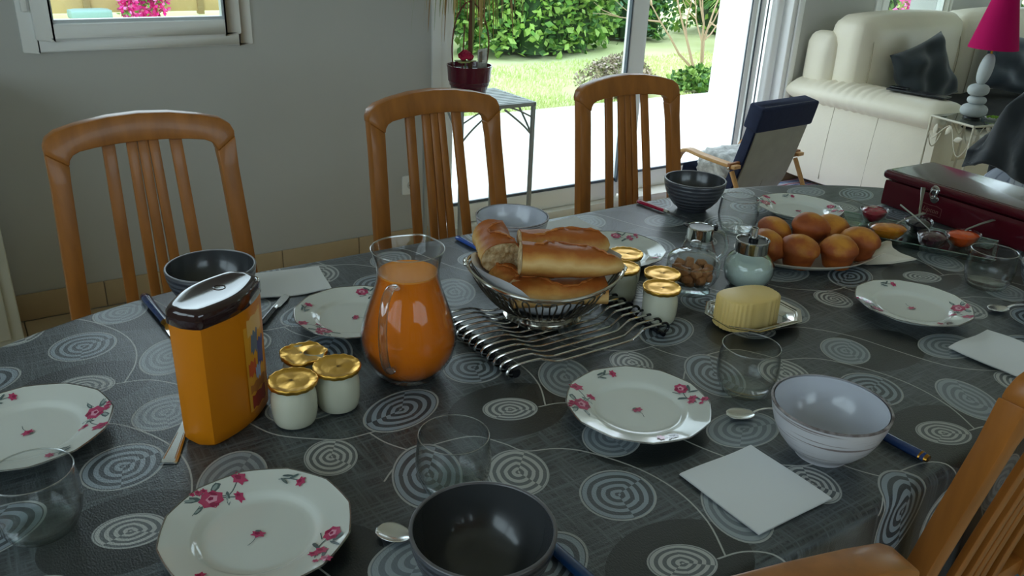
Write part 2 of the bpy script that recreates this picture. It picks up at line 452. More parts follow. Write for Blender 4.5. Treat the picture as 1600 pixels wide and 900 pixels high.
def make_cloth():
    V = []; E = []
    def loop(pts, closed=True):
        o = len(V); V.extend(Vector(p) for p in pts); k = len(pts)
        E.extend((o+i, o+(i+1) % k) for i in range(k if closed else k-1))
    L = np.array(outline(0, 300)); 
    Ld = L
    def dist(P):
        P = np.asarray(P, float); out = np.empty(len(P)); foot = np.empty((len(P), 2))
        A = Ld; B = np.roll(Ld, -1, 0); D = B-A; dd = (D*D).sum(1)
        for i in range(0, len(P), 2000):
            q = P[i:i+2000, None]-A[None]; t = np.clip((q*D[None]).sum(2)/dd[None], 0, 1)
            r = q-t[..., None]*D[None]; e = (r*r).sum(2); k = e.argmin(1); ii = np.arange(len(k))
            out[i:i+2000] = np.sqrt(e[ii, k]); foot[i:i+2000] = A[k]+t[ii, k][:, None]*D[k]
        dx = np.maximum(np.maximum(TX0-P[:, 0], P[:, 0]-TX1), 0)
        ins = (dx/TA)**2+((P[:, 1]-TYC)/TB)**2 < 1
        return np.where(ins, -out, out), foot
    for s in (-.012, -.005, 0, .004, .008, .012, .016, .020, .0251, .032, .06, .1, .15, DROP): loop(outline(s, 72))
    cells = [(i, j) for i in range(-3, 6) for j in range(-3, 4)]
    shapes = []
    for i, j in cells:
        ox, oy = PO[0]+i*PA[0]+j*PB[0], PO[1]+i*PA[1]+j*PB[1]
        for q in MED: shapes.append((0, ox+q[0], oy+q[1], q[2], q[3], R(q[4]), q[5]))
        for q in DISC: shapes.append((1, ox+q[0], oy+q[1], q[2], q[3], R(q[4]), 0))
    cs = dist([(s[1], s[2]) for s in shapes])[0]
    shapes = [s for s, d in zip(shapes, cs) if d < DROP-max(s[3], s[4])-.008]
    for s in shapes:
        n = 44 if s[0] == 0 else 64; c, d = cos(s[5]), sin(s[5])
        loop([(s[1]+s[3]*cos(t)*c-s[4]*sin(t)*d, s[2]+s[3]*cos(t)*d+s[4]*sin(t)*c) for t in [2*pi*k/n for k in range(n)]])
    lines = []
    LW = .0011
    for i, j in cells:
        ox, oy = PO[0]+i*PA[0]+j*PB[0], PO[1]+i*PA[1]+j*PB[1]
        for ln in LINES:
            P = [Vector((p[0]+ox, p[1]+oy)) for p in spline([(x, y, 0) for x, y in ln], 5)]
            ds = dist([tuple(p) for p in P])[0]
            run = []
            for p, d in list(zip(P, ds))+[(None, 9)]:
                if d < DROP-.01: run.append(p)
                else:
                    if len(run) > 2: lines.append(run)
                    run = []
    for ln in lines:
        up = []; dn = []
        for k, p in enumerate(ln):
            t = (ln[min(k+1, len(ln)-1)]-ln[max(k-1, 0)]).normalized(); nn = Vector((-t.y, t.x))*LW
            up.append(p+nn); dn.append(p-nn)
        loop(up+dn[::-1])
    vs, es, fs = geometry.delaunay_2d_cdt([Vector((p[0], p[1])) for p in V], E, [], 0, 1e-7, False)[:3]
    P = np.array([(p.x, p.y) for p in vs]); F = [tuple(f) for f in fs if len(f) == 3]
    sd, foot = dist(P)
    n = P-foot; ln_ = np.maximum(np.linalg.norm(n, axis=1), 1e-9)[:, None]; n = np.where(sd[:, None] > 1e-7, n/ln_, 0)
    s = np.maximum(sd, 0); ph = np.minimum(s/RB, pi/2)
    ang = np.arctan2(P[:, 1]-TYC, P[:, 0]-(TX0+TX1)/2)
    ends = np.clip(np.maximum(TX0-foot[:, 0], foot[:, 0]-TX1)/.25, 0, 1)
    hang = np.maximum(s-RB*pi/2, 0)
    outd = RB*np.sin(ph)+hang*(.04+.035*ends*(1+np.sin(ang*34)))
    X = np.where(sd > 0, foot[:, 0]+n[:, 0]*outd, P[:, 0]); Y = np.where(sd > 0, foot[:, 1]+n[:, 1]*outd, P[:, 1])
    Zz = ZT-RB*(1-np.cos(ph))-hang
    T = np.array(F); cen = P[T].mean(1); nf = len(T)
    kind = np.zeros(nf, int); uv = np.zeros((nf, 3, 2)); sty = np.zeros(nf)
    for sh in [q for q in shapes if q[0] == 1]:
        c, d = cos(sh[5]), sin(sh[5]); dx = cen[:, 0]-sh[1]; dy = cen[:, 1]-sh[2]
        u = (dx*c+dy*d)/sh[3]; v = (-dx*d+dy*c)/sh[4]; kind[u*u+v*v < 1] = 1
    for ln in lines:
        A = np.array([(p.x, p.y) for p in ln]); lo = A.min(0)-.01; hi = A.max(0)+.01
        ix = np.where((cen[:, 0] > lo[0]) & (cen[:, 0] < hi[0]) & (cen[:, 1] > lo[1]) & (cen[:, 1] < hi[1]))[0]
        if not len(ix): continue
        a, bb = A[:-1], A[1:]; D = bb-a; dd = np.maximum((D*D).sum(1), 1e-12)
        q = cen[ix][:, None]-a[None]; t = np.clip((q*D[None]).sum(2)/dd, 0, 1); r = q-t[..., None]*D[None]
        kind[ix[np.sqrt((r*r).sum(2)).min(1) < LW]] = 2
    for sh in [q for q in shapes if q[0] == 0]:
        c, d = cos(sh[5]), sin(sh[5]); dx = cen[:, 0]-sh[1]; dy = cen[:, 1]-sh[2]
        u = (dx*c+dy*d)/sh[3]; v = (-dx*d+dy*c)/sh[4]; ix = np.where(u*u+v*v < 1)[0]
        kind[ix] = 3; sty[ix] = sh[6]
        for q in range(3):
            p = P[T[ix, q]]; dx = p[:, 0]-sh[1]; dy = p[:, 1]-sh[2]
            uv[ix, q, 0] = (dx*c+dy*d)/sh[3]; uv[ix, q, 1] = (-dx*d+dy*c)/sh[4]
    me = bpy.data.meshes.new('tablecloth'); me.from_pydata([(x, y, z) for x, y, z in zip(X, Y, Zz)], [], F); me.update()
    ul = me.uv_layers.new(name='motif'); ul.data.foreach_set('uv', uv.reshape(-1))
    at = me.attributes.new('style', 'FLOAT', 'FACE'); at.data.foreach_set('value', sty)
    me.polygons.foreach_set('material_index', np.array([0, 1, 2, 3])[kind].astype(np.int32)); me.shade_smooth()
    if sum(p.normal.z for p in list(me.polygons)[:2000]) < 0: me.flip_normals()
    return me

def weave(m, amount=.25):
    """fine leathery grain of the oilcloth"""
    n = m.node_tree.nodes; l = m.node_tree.links; b = n['Principled BSDF']
    tc = n.new('ShaderNodeTexCoord'); t = n.new('ShaderNodeTexNoise'); t.inputs['Scale'].default_value = 520; t.inputs['Detail'].default_value = 2
    mp = n.new('ShaderNodeMapping'); mp.inputs['Scale'].default_value = (1, .55, 1); l.new(tc.outputs['Object'], mp.inputs['Vector'])
    l.new(mp.outputs['Vector'], t.inputs['Vector'])
    k = n.new('ShaderNodeBump'); k.inputs['Strength'].default_value = amount; k.inputs['Distance'].default_value = .0016
    l.new(t.outputs['Fac'], k.inputs['Height']); l.new(k.outputs['Normal'], b.inputs['Normal'])
CL_R = .33
c_base = mat('cloth_charcoal', '3b3f3e', CL_R); c_disc = mat('cloth_dark_disc', '1d2122', CL_R); c_line = mat('cloth_pale_line', 'a9aaa6', CL_R)
c_med = mat('cloth_medallion', '808080', CL_R)
for m_ in (c_base, c_disc, c_line, c_med):
    weave(m_, .3); m_.node_tree.nodes['Principled BSDF'].inputs['Specular IOR Level'].default_value = .7
def streaks():
    n = c_base.node_tree.nodes; l = c_base.node_tree.links; b = n['Principled BSDF']
    tc = n.new('ShaderNodeTexCoord'); cols = []
    for st in ((260, 16, 1), (16, 260, 1)):
        mp = n.new('ShaderNodeMapping'); mp.inputs['Scale'].default_value = st; l.new(tc.outputs['Object'], mp.inputs['Vector'])
        t = n.new('ShaderNodeTexNoise'); t.inputs['Scale'].default_value = 1; t.inputs['Detail'].default_value = 3; l.new(mp.outputs['Vector'], t.inputs['Vector']); cols.append(t)
    mx = n.new('ShaderNodeMath'); mx.operation = 'MAXIMUM'; l.new(cols[0].outputs['Fac'], mx.inputs[0]); l.new(cols[1].outputs['Fac'], mx.inputs[1])
    r = n.new('ShaderNodeValToRGB'); r.color_ramp.elements[0].position = .42; r.color_ramp.elements[1].position = .78
    r.color_ramp.elements[0].color = lin('2c3133'); r.color_ramp.elements[1].color = lin('5f666a')
    l.new(mx.outputs[0], r.inputs['Fac']); l.new(r.outputs['Color'], b.inputs['Base Color'])
streaks()
def medallion_nodes():
    n = c_med.node_tree.nodes; l = c_med.node_tree.links; b = n['Principled BSDF']
    def mth(op, a, b_=None, c=None):
        x = n.new('ShaderNodeMath'); x.operation = op
        for i, v in enumerate((a, b_, c)):
            if v is None: continue
            if isinstance(v, (int, float)): x.inputs[i].default_value = v
            else: l.new(v, x.inputs[i])
        return x.outputs[0]
    uvn = n.new('ShaderNodeUVMap'); uvn.uv_map = 'motif'; sp = n.new('ShaderNodeSeparateXYZ'); l.new(uvn.outputs['UV'], sp.inputs[0])
    u, v = sp.outputs['X'], sp.outputs['Y']
    r2 = mth('SQRT', mth('ADD', mth('MULTIPLY', u, u), mth('MULTIPLY', v, v)))
    # rings are drawn to a point on the +u side
    pt = mth('MULTIPLY', mth('ADD', mth('ABSOLUTE', u), mth('ABSOLUTE', v)), .86)
    k = mth('MULTIPLY', mth('GREATER_THAN', u, 0.0), mth('MULTIPLY', mth('SUBTRACT', 1.0, r2), .62))
    k = mth('MINIMUM', mth('MAXIMUM', k, 0.0), 1.0)
    rr = mth('ADD', mth('MULTIPLY', r2, mth('SUBTRACT', 1.0, k)), mth('MULTIPLY', pt, k))
    th = mth('ARCTAN2', v, u)
    sec = mth('MULTIPLY', mth('GREATER_THAN', th, -2.3), mth('LESS_THAN', th, -.35))
    rr2 = mth('ADD', mth('MULTIPLY', rr, 4.15), mth('MULTIPLY', sec, .5))
    band = mth('GREATER_THAN', mth('FRACT', mth('ADD', rr2, .18)), .5)
    rim = mth('GREATER_THAN', r2, .945); light = mth('MAXIMUM', band, rim)
    at = n.new('ShaderNodeAttribute'); at.attribute_name = 'style'
    def ramp(cols):
        r = n.new('ShaderNodeValToRGB'); r.color_ramp.interpolation = 'CONSTANT'
        r.color_ramp.elements[0].position = 0; r.color_ramp.elements[1].position = .25; e = r.color_ramp.elements.new(.75)
        for el, c in zip(r.color_ramp.elements, cols): el.color = lin(c)
        l.new(mth('MULTIPLY', at.outputs['Fac'], .5), r.inputs['Fac']); return r.outputs['Color']
    lo = ramp(('5d6264', '40474d', '6c757b')); hi = ramp(('b2b4b1', '8b97a1', '929ba1'))
    mx = n.new('ShaderNodeMix'); mx.data_type = 'RGBA'
    l.new(light, mx.inputs['Factor']); l.new(lo, mx.inputs['A']); l.new(hi, mx.inputs['B'])
    mo = n.new('ShaderNodeMix'); mo.data_type = 'RGBA'; mo.inputs['B'].default_value = lin('a2a5a3')
    l.new(rim, mo.inputs['Factor']); l.new(mx.outputs['Result'], mo.inputs['A']); l.new(mo.outputs['Result'], b.inputs['Base Color'])
medallion_nodes()
cm = make_cloth()
for x in (c_base, c_disc, c_line, c_med): cm.materials.append(x)
cloth = bpy.data.objects.new('tablecloth', cm); C.objects.link(cloth)
tag(cloth, 'charcoal oilcloth printed with pale ringed medallions, draped over the dining table', 'tablecloth')
# ================================================================== chairs
def rect(cx, cy, z, a, b): return [(cx-a, cy-b, z), (cx+a, cy-b, z), (cx+a, cy+b, z), (cx-a, cy+b, z)]
def back_y(z): return .165+.07*max(0, (z-.45)/.45)**1.15 if z > .45 else .165+.03*(1-z/.45)**2
def back_x(z): return .165+.011*(.9-z)/.28 if z > .45 else .1826
def make_chair(label, loc, rz):
    t = thing('dining_chair', label, 'chair', loc, rz)
    for s in (-1, 1):
        zs = [0, .15, .3, .45, .55, .65, .75, .85]
        rings = [rect(s*back_x(z), back_y(z), z, .0185, .015) for z in zs]
        o_, i_ = s*(back_x(.9)+.0205), s*(back_x(.9)-.0195)
        yy = back_y(.9)
        a, b_ = (o_, i_) if s < 0 else (i_, o_)
        zo = {o_: .9145, i_: .8865}
        rings.append([(a, yy-.015, zo[a]), (b_, yy-.015, zo[b_]), (b_, yy+.015, zo[b_]), (a, yy+.015, zo[a])])
        MB().loft(rings).build('back_post', wood, t, bevel=.0022)
        MB().loft([rect(s*.187, -.195, z, a, a) for z, a in ((0, .014), (.43, .019))]).build('front_leg', wood, t, bevel=.004)
        MB().box((s*.185, -.01, .405), (.022, .34, .055)).build('side_rail', wood, t, bevel=.003)
    # arched top rail
    out = [(-.186, .914), (-.186, .926), (-.179, .942), (-.16, .954), (-.12, .964), (-.06, .973), (0, .976)]
    inn = [(-.1455, .886), (-.143, .897), (-.136, .906), (-.122, .912), (-.09, .916), (-.045, .919), (0, .92)]
    out = out + [(-x, z) for x, z in out[-2::-1]]; inn = inn + [(-x, z) for x, z in inn[-2::-1]]
    rings = []
    for (ox, oz), (ix, iz) in zip(out, inn):
        bw = .012*(1-(ox/.19)**2)
        rings.append([(ox, back_y(oz)-.016+bw, oz), (ox, back_y(oz)+.016+bw, oz), (ix, back_y(iz)+.016+bw, iz), (ix, back_y(iz)-.016+bw, iz)])
    MB().loft(rings).build('top_rail', wood, t, bevel=.0035)
    for xt, xb, wd in ((-.066, -.076, .0125), (-.0215, -.027, .0102), (0, 0, .0102), (.0215, .027, .0102), (.066, .076, .0125)):
        rings = []
        for z in (.47, .56, .66, .76, .86, .925):
            k = (z-.47)/.45; x = xb+(xt-xb)*k
            rings.append(rect(x, back_y(z)+.004+.006*k, z, wd, .005))
        MB().loft(rings).build('slat', wood, t, bevel=.0015)
    MB().box((0, .168, .475), (.335, .02, .045)).build('lower_rail', wood, t, bevel=.003)
    MB().box((0, -.195, .405), (.34, .022, .055)).build('front_rail', wood, t, bevel=.003)
    MB().rbox((0, -.02, .452), (.42, .41, .045), .02, 8, .006).build('seat', mat('seat_fabric', '5d6a74', .9, var=.1, vscale=60), t)
    return t
ch = make_chair('wooden slat back chair in front of the bare grey wall, below the small window', (.309, 1.615, 0), 0)
dup(ch, (1.001, 1.615, 0), R(1), 'wooden slat back chair standing before the potted plant')
dup(ch, (1.627, 1.615, 0), R(-1), 'wooden slat back chair before the glass door post, beside the dark ribbed bowl')
dup(ch, (.415, .522, 0), R(168), 'wooden chair whose arched top rail shows beside the napkin and the table edge')
dup(ch, (1.09, .582, 0), R(179), 'wooden chair whose sloping back post stands past the white bowl')

# ================================================================== crockery
def plate_z(r):
    # height of the upper surface of the dessert plate
    if r < .058: return .0065+.0008*(r/.058)**2
    if r < .070: k = (r-.058)/.012; return .0073+.0065*(k*k*(3-2*k))
    return .0138+.0072*(r-.070)/.030
def twelve(t, amt=.55):
    a = (t % (pi/6))-pi/12
    return 1-amt*(1-cos(pi/12)/cos(a))*1.0 if False else (1-amt)+amt*(cos(pi/12)/cos(a))/((1+cos(pi/12))/2)
def plate_mat():
    m = mat('plate_glaze', 'd9dcd6', .1, coat=.3)
    n = m.node_tree.nodes; l = m.node_tree.links
    return m
def floral_mesh():
    """printed roses on the plate, following its surface"""
    out = []; b = MB(); lay = [0]
    def done():
        nonlocal b
        out.append(b); b = MB()
    def blob(cx, cy, rx, ry, a, col, wob=0, n=10):
        lay[0] += 1; e = .00012+.000018*lay[0]
        pts = []
        for k in range(n):
            t = 2*pi*k/n; q = 1+wob*(1 if k % 2 else -1)
            x, y = rx*q*cos(t), ry*q*sin(t)
            X, Y = cx+x*cos(a)-y*sin(a), cy+x*sin(a)+y*cos(a)
            pts.append((X, Y, plate_z(min(.098, sqrt(X*X+Y*Y)))+e))
        c = (cx, cy, plate_z(min(.098, sqrt(cx*cx+cy*cy)))+e)
        b.color(col); b.add([c]+pts, [(0, 1+k, 1+(k+1) % n) for k in range(n)])
    def stem(P, wd, col):
        lay[0] += 1; e = .00012+.000018*lay[0]; P = spline([(x, y, 0) for x, y in P], 4); up = []; dn = []
        for k, p in enumerate(P):
            t = (P[min(k+1, len(P)-1)]-P[max(k-1, 0)]).normalized(); nn = Vector((-t.y, t.x, 0))*wd
            for lst, q in ((up, p+nn), (dn, p-nn)): lst.append((q.x, q.y, plate_z(min(.098, sqrt(q.x**2+q.y**2)))+e))
        k = len(up); b.color(col); b.add(up+dn, [(i, i+1, k+i+1, k+i) for i in range(k-1)])
    PK, PD, PL, GR, GL = 'bd3e69', '951f4c', 'e6a0b8', '59696a', '97a5a2'
    def place(ang, rad):
        c, s = cos(ang), sin(ang)
        return lambda u, v: ((rad+v*1.15)*c-u*1.25*s, (rad+v*1.15)*s+u*1.25*c)
    def leaf(f, u, v, du, dv, ang0, col):
        x, y = f(u, v); blob(x, y, du*1.3, dv*1.3, ang0, col, 0, 8)
    def rose(f, u, v, r, a):
        r *= 1.2
        x, y = f(u, v); blob(x, y, r, r*.82, a, PK, .1, 14)
        for k in range(5):
            t = a+2*pi*k/5; blob(x+r*.5*cos(t), y+r*.42*sin(t), r*.42, r*.3, t+1.3, PD if k % 2 else PK, .08)
        blob(x, y-r*.05, r*.5, r*.36, a, PL, .12); blob(x+r*.08, y, r*.24, r*.18, a, PD, .1)
    def bud(f, u, v, r, a, col=PK):
        r *= 1.2
        x, y = f(u, v); blob(x, y, r, r*.7, a, col, .22, 12); blob(x+r*.2, y, r*.4, r*.3, a, PD, .1)
    # large bouquet
    A = 0; f = place(A, .078)
    stem([f(-.03, .002), f(-.016, -.006), f(-.006, .0)], .0007, GR); stem([f(-.018, -.013), f(-.010, -.006), f(0, .002)], .0007, GR)
    stem([f(.012, 0), f(.024, -.006)], .0004, GR); stem([f(.01, .006), f(.018, .014), f(.022, .017)], .0004, GR)
    for u, v, du, dv, a in ((-.012, .010, .007, .0032, .4), (.014, .011, .008, .0035, -.5), (.016, -.004, .006, .0018, .3), (-.012, -.008, .007, .0018, 1.0), (.002, .013, .005, .002, .1)):
        leaf(f, u, v, du, dv, A+pi/2+a, GR); leaf(f, u+.001, v, du*.6, dv*.5, A+pi/2+a, GL)
    rose(f, 0, 0, .0115, A+pi/2); bud(f, -.033, .003, .0085, A); bud(f, -.02, -.014, .0055, A); bud(f, .004, .014, .004, A); bud(f, -.001, .012, .004, A); bud(f, .009, .016, .003, A)
    done()
    # medium bouquet
    A = R(200); f = place(A, .080)
    stem([f(-.02, 0), f(-.005, -.004), f(.01, 0)], .0006, GR); stem([f(.004, -.006), f(.012, -.012)], .0006, GR)
    for u, v, du, dv, a in ((-.004, -.008, .006, .0018, .9), (.008, .008, .006, .002, -.4), (-.012, .005, .006, .0016, .2), (.0, .009, .006, .0014, 1.2)):
        leaf(f, u, v, du, dv, A+pi/2+a, GR)
    rose(f, .012, 0, .009, A+pi/2); bud(f, -.01, .001, .006, A); bud(f, -.015, -.004, .005, A); bud(f, -.024, .003, .003, A); bud(f, -.02, .011, .0055, A)
    done()
    # small sprigs
    for A in (R(102), R(288)):
        f = place(A, .084)
        stem([f(.018, -.004), f(.01, 0), f(0, .001)], .0006, GR)
        for u, v, a in ((.012, .003, .3), (.012, -.004, -.4), (.006, .004, .9)): leaf(f, u, v, .005, .0013, A+pi/2+a, GR)
        bud(f, -.003, 0, .0058, A); done()
    f = place(0, 0)
    stem([f(.0, .001), f(.008, -.004), f(.015, -.005)], .0004, GR); bud(f, 0, 0, .0062, .5); blob(.004, -.003, .003, .0016, .6, GR)
    done(); return out
ink = vcol_mat('flower_print', .15, .5, .3)
def make_plate(label, loc, rz):
    t = thing('dessert_plate', label, 'plate', loc, rz, 'flowered dessert plates')
    up = [(r, plate_z(r)) for r in (0, .02, .04, .052, .058, .061, .064, .067, .070, .08, .09, .096, .0985)]
    edge = [(.0998, .0212), (.1003, .0205), (.0998, .0196)]
    lo = [(.096, .018), (.08, .0135), (.068, .0095), (.06, .0035), (.0575, 0), (.055, 0), (.053, .0025), (0, .0025)]
    MB().lathe(up+edge+lo, 96, rad=lambda q, z: 1 if z < .0137 else twelve(q, min(1, (z-.0137)/.006)*.6)).build('plate_body', plate_mat(), t)
    band = [(.0985, plate_z(.0985)+.00015), (.0999, .0214), (.1006, .0205)]
    MB().lathe(band, 96, rad=lambda q, z: twelve(q, .6)).build('rim_line', mat('silver_rim', '8d8a86', .25, .8), t)
    for fb in floral_mesh(): fb.build('flower_print', ink, t, smooth=True, sharp=0)
    return t
E0 = .7503
p1 = make_plate('white plate with pink roses between the canister and the dark bowl', (.183, .738, E0), R(112))
for (x, y, a, lb) in ((.710, .726, 150, 'white rose plate in front of the wire rack, beside the square napkin'),
                      (1.377, .742, -42, 'white rose plate in front of the glass jam tray, beside a tumbler'),
                      (1.645, 1.218, 125, 'white rose plate behind the muffins, next to the burgundy box'),
                      (-.005, 1.068, -4, 'white rose plate beside the orange canister, behind a tumbler'),
                      (.487, 1.180, -152, 'white rose plate behind the juice jug, next to the folded napkin'),
                      (1.064, 1.203, 200, 'white rose plate behind the gold-lidded yogurt pots and bread basket')):
    dup(p1, (x, y, E0), R(a), lb)

# ---- bowls
def bowl_prof(Rr, H, foot=.034, w_=.0042):
    o = [(0, .004), (foot-.006, .004), (foot-.004, 0), (foot, 0), (foot+.001, .004)]
    ex = [(.047, .014), (.0585, .028), (.0665, .044), (.0715, .06), (Rr, H)]
    inn = [(Rr-w_*.5, H+.0015), (Rr-w_, H), (.0715-w_, .06), (.0665-w_, .045), (.0575-w_, .03), (.046-w_, .017), (.025, .0095), (0, .0085)]
    return o, ex, inn
def groove(m, freq, depth):
    n = m.node_tree.nodes; l = m.node_tree.links; b = n['Principled BSDF']
    tc = n.new('ShaderNodeTexCoord'); wv = n.new('ShaderNodeTexWave'); wv.bands_direction = 'Z'; wv.inputs['Scale'].default_value = freq; wv.inputs['Distortion'].default_value = .4
    l.new(tc.outputs['Object'], wv.inputs['Vector']); k = n.new('ShaderNodeBump'); k.inputs['Strength'].default_value = depth; k.inputs['Distance'].default_value = .003
    l.new(wv.outputs['Fac'], k.inputs['Height']); l.new(k.outputs['Normal'], b.inputs['Normal'])
dark_out = mat('bowl_slate_glaze', '4b4d54', .28, coat=.2, var=.06, vscale=20); groove(dark_out, 34, .55)
dark_in = mat('bowl_slate_inside', '3a3c3e', .22, coat=.3)
dark_rim = mat('bowl_slate_rim', '5c5a5c', .3)
white_out = mat('bowl_white_outside', 'c9c8cc', .3, coat=.2)
def distress():
    n = white_out.node_tree.nodes; l = white_out.node_tree.links; b = n['Principled BSDF']
    tc = n.new('ShaderNodeTexCoord'); mp = n.new('ShaderNodeMapping'); mp.inputs['Scale'].default_value = (9, 9, 330)
    l.new(tc.outputs['Object'], mp.inputs['Vector']); t = n.new('ShaderNodeTexNoise'); t.inputs['Scale'].default_value = 1; t.inputs['Detail'].default_value = 2; l.new(mp.outputs['Vector'], t.inputs['Vector'])
    r = n.new('ShaderNodeValToRGB'); r.color_ramp.elements[0].position = .57; r.color_ramp.elements[0].color = lin('cfced3'); r.color_ramp.elements[1].position = .66; r.color_ramp.elements[1].color = lin('857878')
    l.new(t.outputs['Fac'], r.inputs['Fac']); l.new(r.outputs['Color'], b.inputs['Base Color'])
distress()
white_in = mat('bowl_white_inside', 'c3c6d0', .18, coat=.3)
white_rim = mat('bowl_worn_rim', '4a3a38', .5, col2='a9a2a4', vscale=60)
def make_bowl(label, loc, Rr, H, mo, mi, mr):
    t = thing('breakfast_bowl', label, 'bowl', loc)
    o, ex, inn = bowl_prof(Rr, H)
    rib = [(ex[0][0], ex[0][1])]
    MB().lathe(o+ex, 64).build('outside', mo, t, sharp=50); MB().lathe(inn[1:], 64).build('inside', mi, t); MB().lathe([ex[-1], (Rr-.0006, H+.001), inn[0], (Rr-.0036, H+.0012), inn[1]] if mr is not white_rim else [(Rr+.0001, H-.0010), (Rr+.0003, H-.0004), (Rr+.0001, H+.0009), inn[0], (Rr-.0028, H+.0014)], 64).build('rim', mr, t)
    return t
bd = make_bowl('empty dark slate bowl with a spoon beside it, before the clear tumbler', (.355, .557, E0), .0735, .0745, dark_out, dark_in, dark_rim)
dup(bd, (.302, 1.347, E0), 0, 'dark slate bowl behind the orange canister')
dup(bd, (1.434, 1.363, E0), 0, 'dark ribbed slate bowl beside the red handled knife')
dup(bd, (1.655, .625, E0), 0, 'dark slate bowl at the table end, next to a spoon and tumbler')
bw = make_bowl('white bowl with worn brown rim beside the square napkin', (.862, .535, E0), .0745, .0745, white_out, white_in, white_rim)
dup(bw, (.896, 1.335, E0), R(70), 'white bowl with worn brown rim behind the bread basket')

# ---- tumblers
def make_tumbler(label, loc):
    t = thing('glass_tumbler', label, 'glass', loc, 0, 'round bellied tumblers')
    ex = [(0, 0), (.028, 0), (.033, .002), (.0365, .007), (.042, .02), (.0445, .034), (.0447, .042), (.0437, .055), (.0425, .066), (.0418, .0745), (.0411, .0755)]
    inn = [(.0404, .0745), (.0411, .066), (.0423, .055), (.0432, .042), (.043, .034), (.0405, .021), (.0345, .011), (.027, .0085), (0, .0078)]
    MB().lathe(ex+inn, 64).build('glass_body', glass, t)
    MB().lathe([(.0404, .0745), (.0405, .0757), (.0411, .0763), (.0418, .0757), (.0419, .0745)], 64).build('rim', glass_mat('glass_rim', (.95, .98, .97), .38, .5, 1.6, .25, dark=.9), t)
    MB().lathe([(.0, .0012), (.027, .0012), (.033, .0045), (.0335, .0075), (.027, .0078), (0, .0074)], 48).build('thick_base', glass_mat('glass_base', (.95, .99, .985), .02, .9, 4.5), t)
    return t
tu = make_tumbler('clear tumbler behind the dark slate bowl', (.409, .712, E0))
for x, y, lb in ((.893, .697, 'clear tumbler between the rose plate and the white bowl'), (1.420, 1.207, 'clear tumbler beside the dark ribbed bowl and sugar jars'),
                 (1.622, .742, 'clear tumbler in front of the burgundy box'), (-.010, .872, 'clear tumbler overlapping the white plate beside the fork')):
    dup(tu, (x, y, E0), 0, lb)

# ---- juice jug
jg = thing('juice_jug', 'curved glass jug filled with orange juice', 'jug', (.487, .984, E0), R(222))
def spout(q, z):
    k = max(0, (z-.165)/.035); d = math.atan2(sin(q-pi), cos(q-pi))
    return 1+.13*k*math.exp(-(d/.28)**2)
JE = [(0, 0), (.040, 0), (.0445, .003), (.054, .014), (.0645, .032), (.0695, .052), (.0695, .068), (.065, .09), (.0565, .115), (.0485, .138), (.0445, .155), (.0445, .168), (.0475, .184), (.0515, .1965), (.0522, .1985)]
JI = [(.0508, .1985), (.0495, .194), (.0455, .182), (.0428, .168), (.0428, .155), (.0468, .138), (.0548, .115), (.0633, .09), (.0678, .068), (.0678, .052), (.063, .033), (.053, .017), (.043, .008), (0, .0072)]
MB().lathe(JE+JI, 72, rad=spout).build('glass_body', glass, jg)
js = [(0, .0082), (.0425, .009), (.0524, .018), (.0624, .034), (.0672, .052), (.0672, .068), (.0627, .09), (.0542, .115), (.0462, .138), (.0424, .155), (.0424, .1615), (.0, .1615)]
MB().lathe(js, 64).build('orange_juice', mat('orange_juice', 'ee7a0c', .6, spec=.15), jg, sharp=60)
MB().lathe([(0, .1622), (.036, .1624), (.0405, .1632), (.0422, .1640), (.0424, .1616), (0, .1616)], 48).build('juice_surface', mat('juice_top_lit', 'f59a3c', .35, spec=.4), jg)  # lit look of the juice top is put into this lighter orange
MB().lathe([(.0505, .1975), (.0510, .1992), (.0518, .1996), (.0525, .1985)], 72, rad=spout).build('rim', glass_mat('glass_rim'), jg)
hp = spline([(.0475, 0, .158), (.064, 0, .163), (.082, 0, .152), (.092, 0, .125), (.093, 0, .09), (.086, 0, .06), (.074, 0, .042), (.0665, 0, .04)], 6)
MB().tube(hp, [.0075]*4+[.0065]*(len(hp)-8)+[.0075]*4, 12, flat=.7).build('handle', glass_mat('handle_glass', (.9, .93, .92), .12, .8, 1.8), jg)

# ---- yogurt pots
yg = mat('yogurt_glass', 'd6d5c0', .16, coat=.4, spec=.5)
def make_pot(label, loc, rz, crumple=0, group=None):
    t = thing('yogurt_pot', label, 'yogurt pot', loc, rz, group)
    MB().lathe([(0, 0), (.022, 0), (.0262, .002), (.0285, .007), (.0298, .018), (.0302, .032), (.0292, .044), (.0268, .051), (.0265, .055), (.029, .058), (.029, .0605), (0, .0605)], 48).build('jar', yg, t)
    n = 64; rg = random.Random(int(loc[0]*1000)); ph = [rg.uniform(0, 6) for _ in range(4)]
    prof = [(.0312, .0565), (.0322, .059), (.0326, .0618), (.0318, .0633), (.0302, .0630), (.0288, .0614), (.02, .0612+.0006), (.01, .062), (0, .0618)]
    b = MB(); vs = []; fs = []; k = len(prof)
    for i in range(n):
        q = 2*pi*i/n
        for (r, z) in prof:
            e = 0
            if r < .029: e = .0012*(1+crumple)*(r/.029)*sin(3*q+ph[0])*.5+.0008*(1+crumple*1.5)*sin(2*q+ph[1])*(1-r/.03)
            else: e = .0005*sin(16*q+ph[2])+crumple*.0015*sin(5*q+ph[3])
            vs.append((r*cos(q)*(1+(.015+.05*crumple)*(sin(7*q+ph[1]) if r > .029 else 0)), r*sin(q), z+e))
    for i in range(n):
        j = (i+1) % n
        for q in range(k-1):
            if q == k-2: fs.append((i*k+q, j*k+q, i*k+q+1))
            else: fs.append((i*k+q, j*k+q, j*k+q+1, i*k+q+1))
    b.add(vs, fs).build('foil_lid', gold, t, sharp=0)
    return t
make_pot('gold-lidded yogurt pot standing against the orange canister', (.298, .943, E0), 0)
